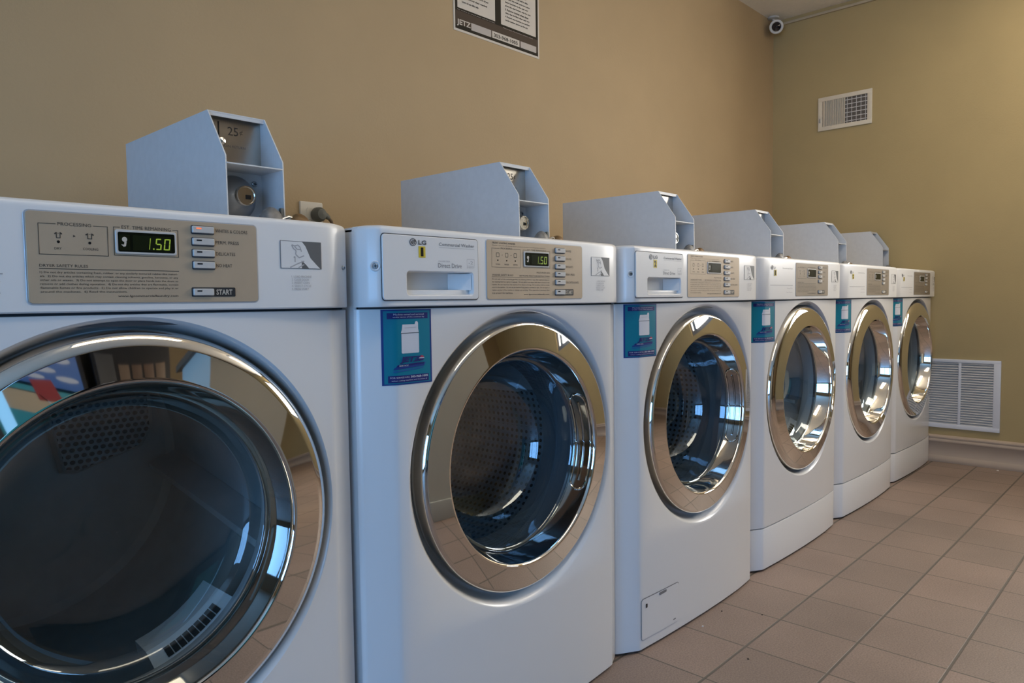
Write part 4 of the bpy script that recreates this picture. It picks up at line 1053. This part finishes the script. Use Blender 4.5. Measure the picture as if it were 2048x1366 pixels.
root = thing('return_grille', 'large white louvred return grille low on the far wall', 'vent', (XW, -0.40, 0.174)); o_ = (XW, -0.40, 0.174)
ya, yb_, za, zb_ = -0.1000, -0.6960, 0.1740, 0.5215
b = MB()
onwall(ya, yb_, zb_ - 0.016, zb_, 0.0005, 0.010, 'vent_white', b, 0.002); onwall(ya, yb_, za, za + 0.022, 0.0005, 0.010, 'vent_white', b, 0.002)
onwall(ya, ya - 0.025, za + 0.018, zb_ - 0.012, 0.0005, 0.0098, 'vent_white', b, 0.002); onwall(yb_ + 0.030, yb_, za + 0.018, zb_ - 0.012, 0.0005, 0.0098, 'vent_white', b, 0.002)
b.build('frame', root, o_)
for yy in (-0.2420, -0.3845, -0.5240):
    b = MB(); onwall(yy + 0.006, yy - 0.006, za + 0.02, zb_ - 0.014, 0.0005, 0.0095, 'vent_white', b, 0.001); b.build('mullion', root, o_)
b = MB(); onwall(ya - 0.02, yb_ + 0.02, za + 0.02, zb_ - 0.014, 0.0003, 0.0008, 'gasket', b); b.build('backing', root, o_)
nsl = 26
for k in range(nsl):
    zz = za + 0.026 + (zb_ - za - 0.044) * k / (nsl - 1)
    b = MB(); b.grid([[(XW - 0.0085, yq, zz - 0.0050), (XW - 0.0080, yq, zz - 0.0058), (XW - 0.0015, yq, zz + 0.0040), (XW - 0.0020, yq, zz + 0.0048)] for yq in (ya - 0.02, yb_ + 0.02)], 'vent_slat')
    b.build('slat', root, o_)

# ------------------------------------------------------------------ specks on the floor
for k, (x, y, s, mt, lb) in enumerate([(1.985, -0.477, 0.0026, 'lint', 'tiny white lint crumb on the floor before the washer with the hatch'),
                                       (4.415, -0.700, 0.005, 'lint', 'tiny white lint crumb on the floor at the foot of the far baseboard'),
                                       (2.100, -0.470, 0.0022, 'dark_crumb', 'tiny dark crumb under the front edge of the number 2 washer'),
                                       (2.150, -0.560, 0.0024, 'dark_crumb', 'tiny dark crumb on the open tiles before the number 2 washer'),
                                       (1.900, -0.640, 0.0024, 'dark_crumb', 'tiny dark crumb on a grout line nearest the camera')]):
    b = MB(); rows = []
    rr = [0.7 + 0.6 * random.random() for _ in range(10)]
    for q, (f, z) in enumerate(((1, 0.0003), (0.9, 0.4 * s), (0.5, 0.75 * s), (0.05, 0.85 * s))):
        rows.append([(x + 1.4 * s * f * rr[j] * math.cos(2 * PI * j / 10), y + s * f * rr[j] * math.sin(2 * PI * j / 10), z) for j in range(10)])
    b.grid(rows, mt, close=True); o = b.build('crumb', None, (x, y, 0)); tag(o, lb, 'crumb', 'crumbs on the floor')

# ------------------------------------------------------------------ the side of the room that the chrome doors mirror
vx0, vx1, vy0, vy1, vz = 0.28, 1.17, -4.10, -3.25, 1.83
root = thing('vending_machine', 'drink vending machine with a blue beach picture front against the opposite wall', 'vending machine', ((vx0 + vx1) / 2, -3.68, 0)); o_ = ((vx0 + vx1) / 2, -3.68, 0)
b = MB(); b.box((vx0, vy0, 0.03), (vx1, vy1, vz), 'vend_black', 0.012); b.build('cabinet', root, o_)
b = MB(); yv = vy1 + 0.004
def vq(u0, u1, v0, v1, k, mt): b.flat(vx0 + (vx1 - vx0) * u0, vx0 + (vx1 - vx0) * u1, vz * v0, vz * v1, yv + 0.001 * k, mt)
def vp(pts, k, mt): b.poly([(vx0 + (vx1 - vx0) * u, yv + 0.001 * k, vz * v) for u, v in pts], mt)
vq(0.05, 0.95, 0.06, 0.97, 0, 'vend_deep'); vq(0.05, 0.95, 0.775, 0.90, 1, 'vend_blue'); vq(0.05, 0.95, 0.755, 0.785, 1, 'vend_sea'); vq(0.05, 0.95, 0.69, 0.758, 1, 'vend_sand'); vq(0.05, 0.95, 0.06, 0.69, 1, 'vend_sea')
for (u, v, a, c) in ((0.40, 0.86, .10, .010), (0.62, 0.835, .12, .009), (0.80, 0.87, .09, .010), (0.55, 0.81, .08, .007), (0.82, 0.815, .10, .008)):
    vp([(u + a * math.cos(t * PI / 8), v + c * math.sin(t * PI / 8)) for t in range(16)], 2, 'vend_cloud')
vp([(0.52, 0.735), (0.72, 0.745), (0.67, 0.805), (0.50, 0.795)], 3, 'vend_red'); vp([(0.50, 0.70), (0.515, 0.70), (0.74, 0.752), (0.725, 0.752)], 3, 'vend_cloud'); vp([(0.72, 0.70), (0.735, 0.70), (0.54, 0.752), (0.525, 0.752)], 3, 'vend_cloud')
vq(0.17, 0.27, 0.08, 0.95, 3, 'vend_glow')
b.build('picture_front', root, o_)
b = MB(); b.box((vx0 + 0.01, vy1, 0.85), (vx0 + 0.13, vy1 + 0.012, 1.60), 'start_black', 0.003); b.box((vx0 + 0.10, vy1, 0.12), (vx1 - 0.30, vy1 + 0.010, 0.30), 'start_black', 0.003); b.build('selection_panel', root, o_)
sx0, sx1 = 1.26, 2.08
root = thing('snack_machine', 'black snack vending machine beside the blue drink machine', 'vending machine', ((sx0 + sx1) / 2, -3.68, 0)); o_ = ((sx0 + sx1) / 2, -3.68, 0)
b = MB(); b.box((sx0, vy0, 0.03), (sx1, vy1, 1.83), 'vend_black', 0.012); b.build('cabinet', root, o_)
b = MB()
for r in range(5):
    for k in range(4):
        b.box((sx0 + 0.24 + k * 0.135, vy1, 0.62 + r * 0.21), (sx0 + 0.35 + k * 0.135, vy1 + 0.006, 0.77 + r * 0.21), ('snack_brown', 'snack_tan', 'snack_brown')[(r + k) % 3], 0.002)
b.build('snack_window', root, o_)
b = MB(); b.box((sx0 + 0.03, vy1, 0.95), (sx0 + 0.20, vy1 + 0.012, 1.66), 'start_black', 0.003); b.box((sx0 + 0.05, vy1 + 0.012, 1.36), (sx0 + 0.18, vy1 + 0.016, 1.41), 'sticker_white', 0.001); b.build('keypad_panel', root, o_)

# ceiling lamps
def lamp(x, y, lb, dm, sx=1.2, sy=0.30):
    root = thing('ceiling_lamp', lb, 'ceiling lamp', (x, y, ZC), 'ceiling lamps'); o_ = (x, y, ZC)
    b = MB(); b.box((x - sx / 2 - 0.02, y - sy / 2 - 0.02, ZC - 0.05), (x + sx / 2 + 0.02, y + sy / 2 + 0.02, ZC - 0.0005), 'lamp_housing', 0.004); b.build('housing', root, o_)
    b = MB(); b.box((x - sx / 2, y - sy / 2, ZC - 0.13), (x + sx / 2, y + sy / 2, ZC - 0.0502), dm, 0.02); b.build('diffuser', root, o_)
lamp(1.25, -1.20, 'long warm ceiling lamp above the number 1 washer', 'lamp_diffuser')
lamp(3.55, -1.25, 'long bright ceiling lamp above the far machines', 'lamp_diffuser_bright')

# ------------------------------------------------------------------ daylight
def area(name, loc, rot, sx, sy, col, power):
    l = bpy.data.lights.new(name, 'AREA'); l.shape = 'RECTANGLE'; l.size = sx; l.size_y = sy; l.color = col; l.energy = power
    o = bpy.data.objects.new(name, l); COL.objects.link(o); o.location = loc; o.rotation_euler = rot
    return o
area('daylight_window_1', (XN - 0.22, (W1['o0'] + W1['o1']) / 2, (W1['oz0'] + W1['oz1']) / 2), (0, -PI / 2, 0), W1['oz1'] - W1['oz0'], W1['o1'] - W1['o0'], (0.24, 0.53, 1.0), 135)
area('daylight_window_2', (XW + T + 0.20, (W2['o0'] + W2['o1']) / 2, (W2['oz0'] + W2['oz1']) / 2), (0, PI / 2, 0), W2['oz1'] - W2['oz0'], W2['o1'] - W2['o0'], (1.0, 0.95, 0.88), 74)
wd = bpy.data.worlds.new('World'); scene.world = wd; wd.use_nodes = True
bg = wd.node_tree.nodes['Background']
sky = wd.node_tree.nodes.new('ShaderNodeTexSky'); sky.sky_type = 'HOSEK_WILKIE'; sky.sun_direction = (0.3, 0.6, 0.5); sky.turbidity = 3
wd.node_tree.links.new(sky.outputs[0], bg.inputs[0]); bg.inputs[1].default_value = 0.6

# ------------------------------------------------------------------ camera
yaw, pit, rol, f = 0.75649, -0.05574, -0.01295, 1460.733
cd = bpy.data.cameras.new('Camera'); cam = bpy.data.objects.new('Camera', cd); COL.objects.link(cam)
F = Vector((math.cos(yaw) * math.cos(pit), math.sin(yaw) * math.cos(pit), math.sin(pit)))
Rr = Vector((math.sin(yaw), -math.cos(yaw), 0)); U = Rr.cross(F)
R2 = Rr * math.cos(rol) + U * math.sin(rol); U2 = -Rr * math.sin(rol) + U * math.cos(rol)
M = Matrix((R2, U2, -F)).transposed().to_4x4(); M.translation = (0.3247, -1.384, 0.8404)
cam.matrix_world = M
cd.sensor_fit = 'HORIZONTAL'; cd.sensor_width = 36; cd.lens = f / 2048 * 36; cd.clip_start = 0.02
scene.camera = cam

vs = scene.view_settings
scene.display_settings.display_device = 'sRGB'
vs.view_transform = 'Standard'; vs.look = 'None'; vs.exposure = 0.0; vs.gamma = 1.0; vs.use_curve_mapping = False
cy = scene.cycles
cy.use_denoising = True
cy.max_bounces = 12; cy.diffuse_bounces = 5; cy.glossy_bounces = 6; cy.transparent_max_bounces = 16; cy.transmission_bounces = 6
cy.sample_clamp_indirect = 6.0; cy.caustics_reflective = False; cy.caustics_refractive = False
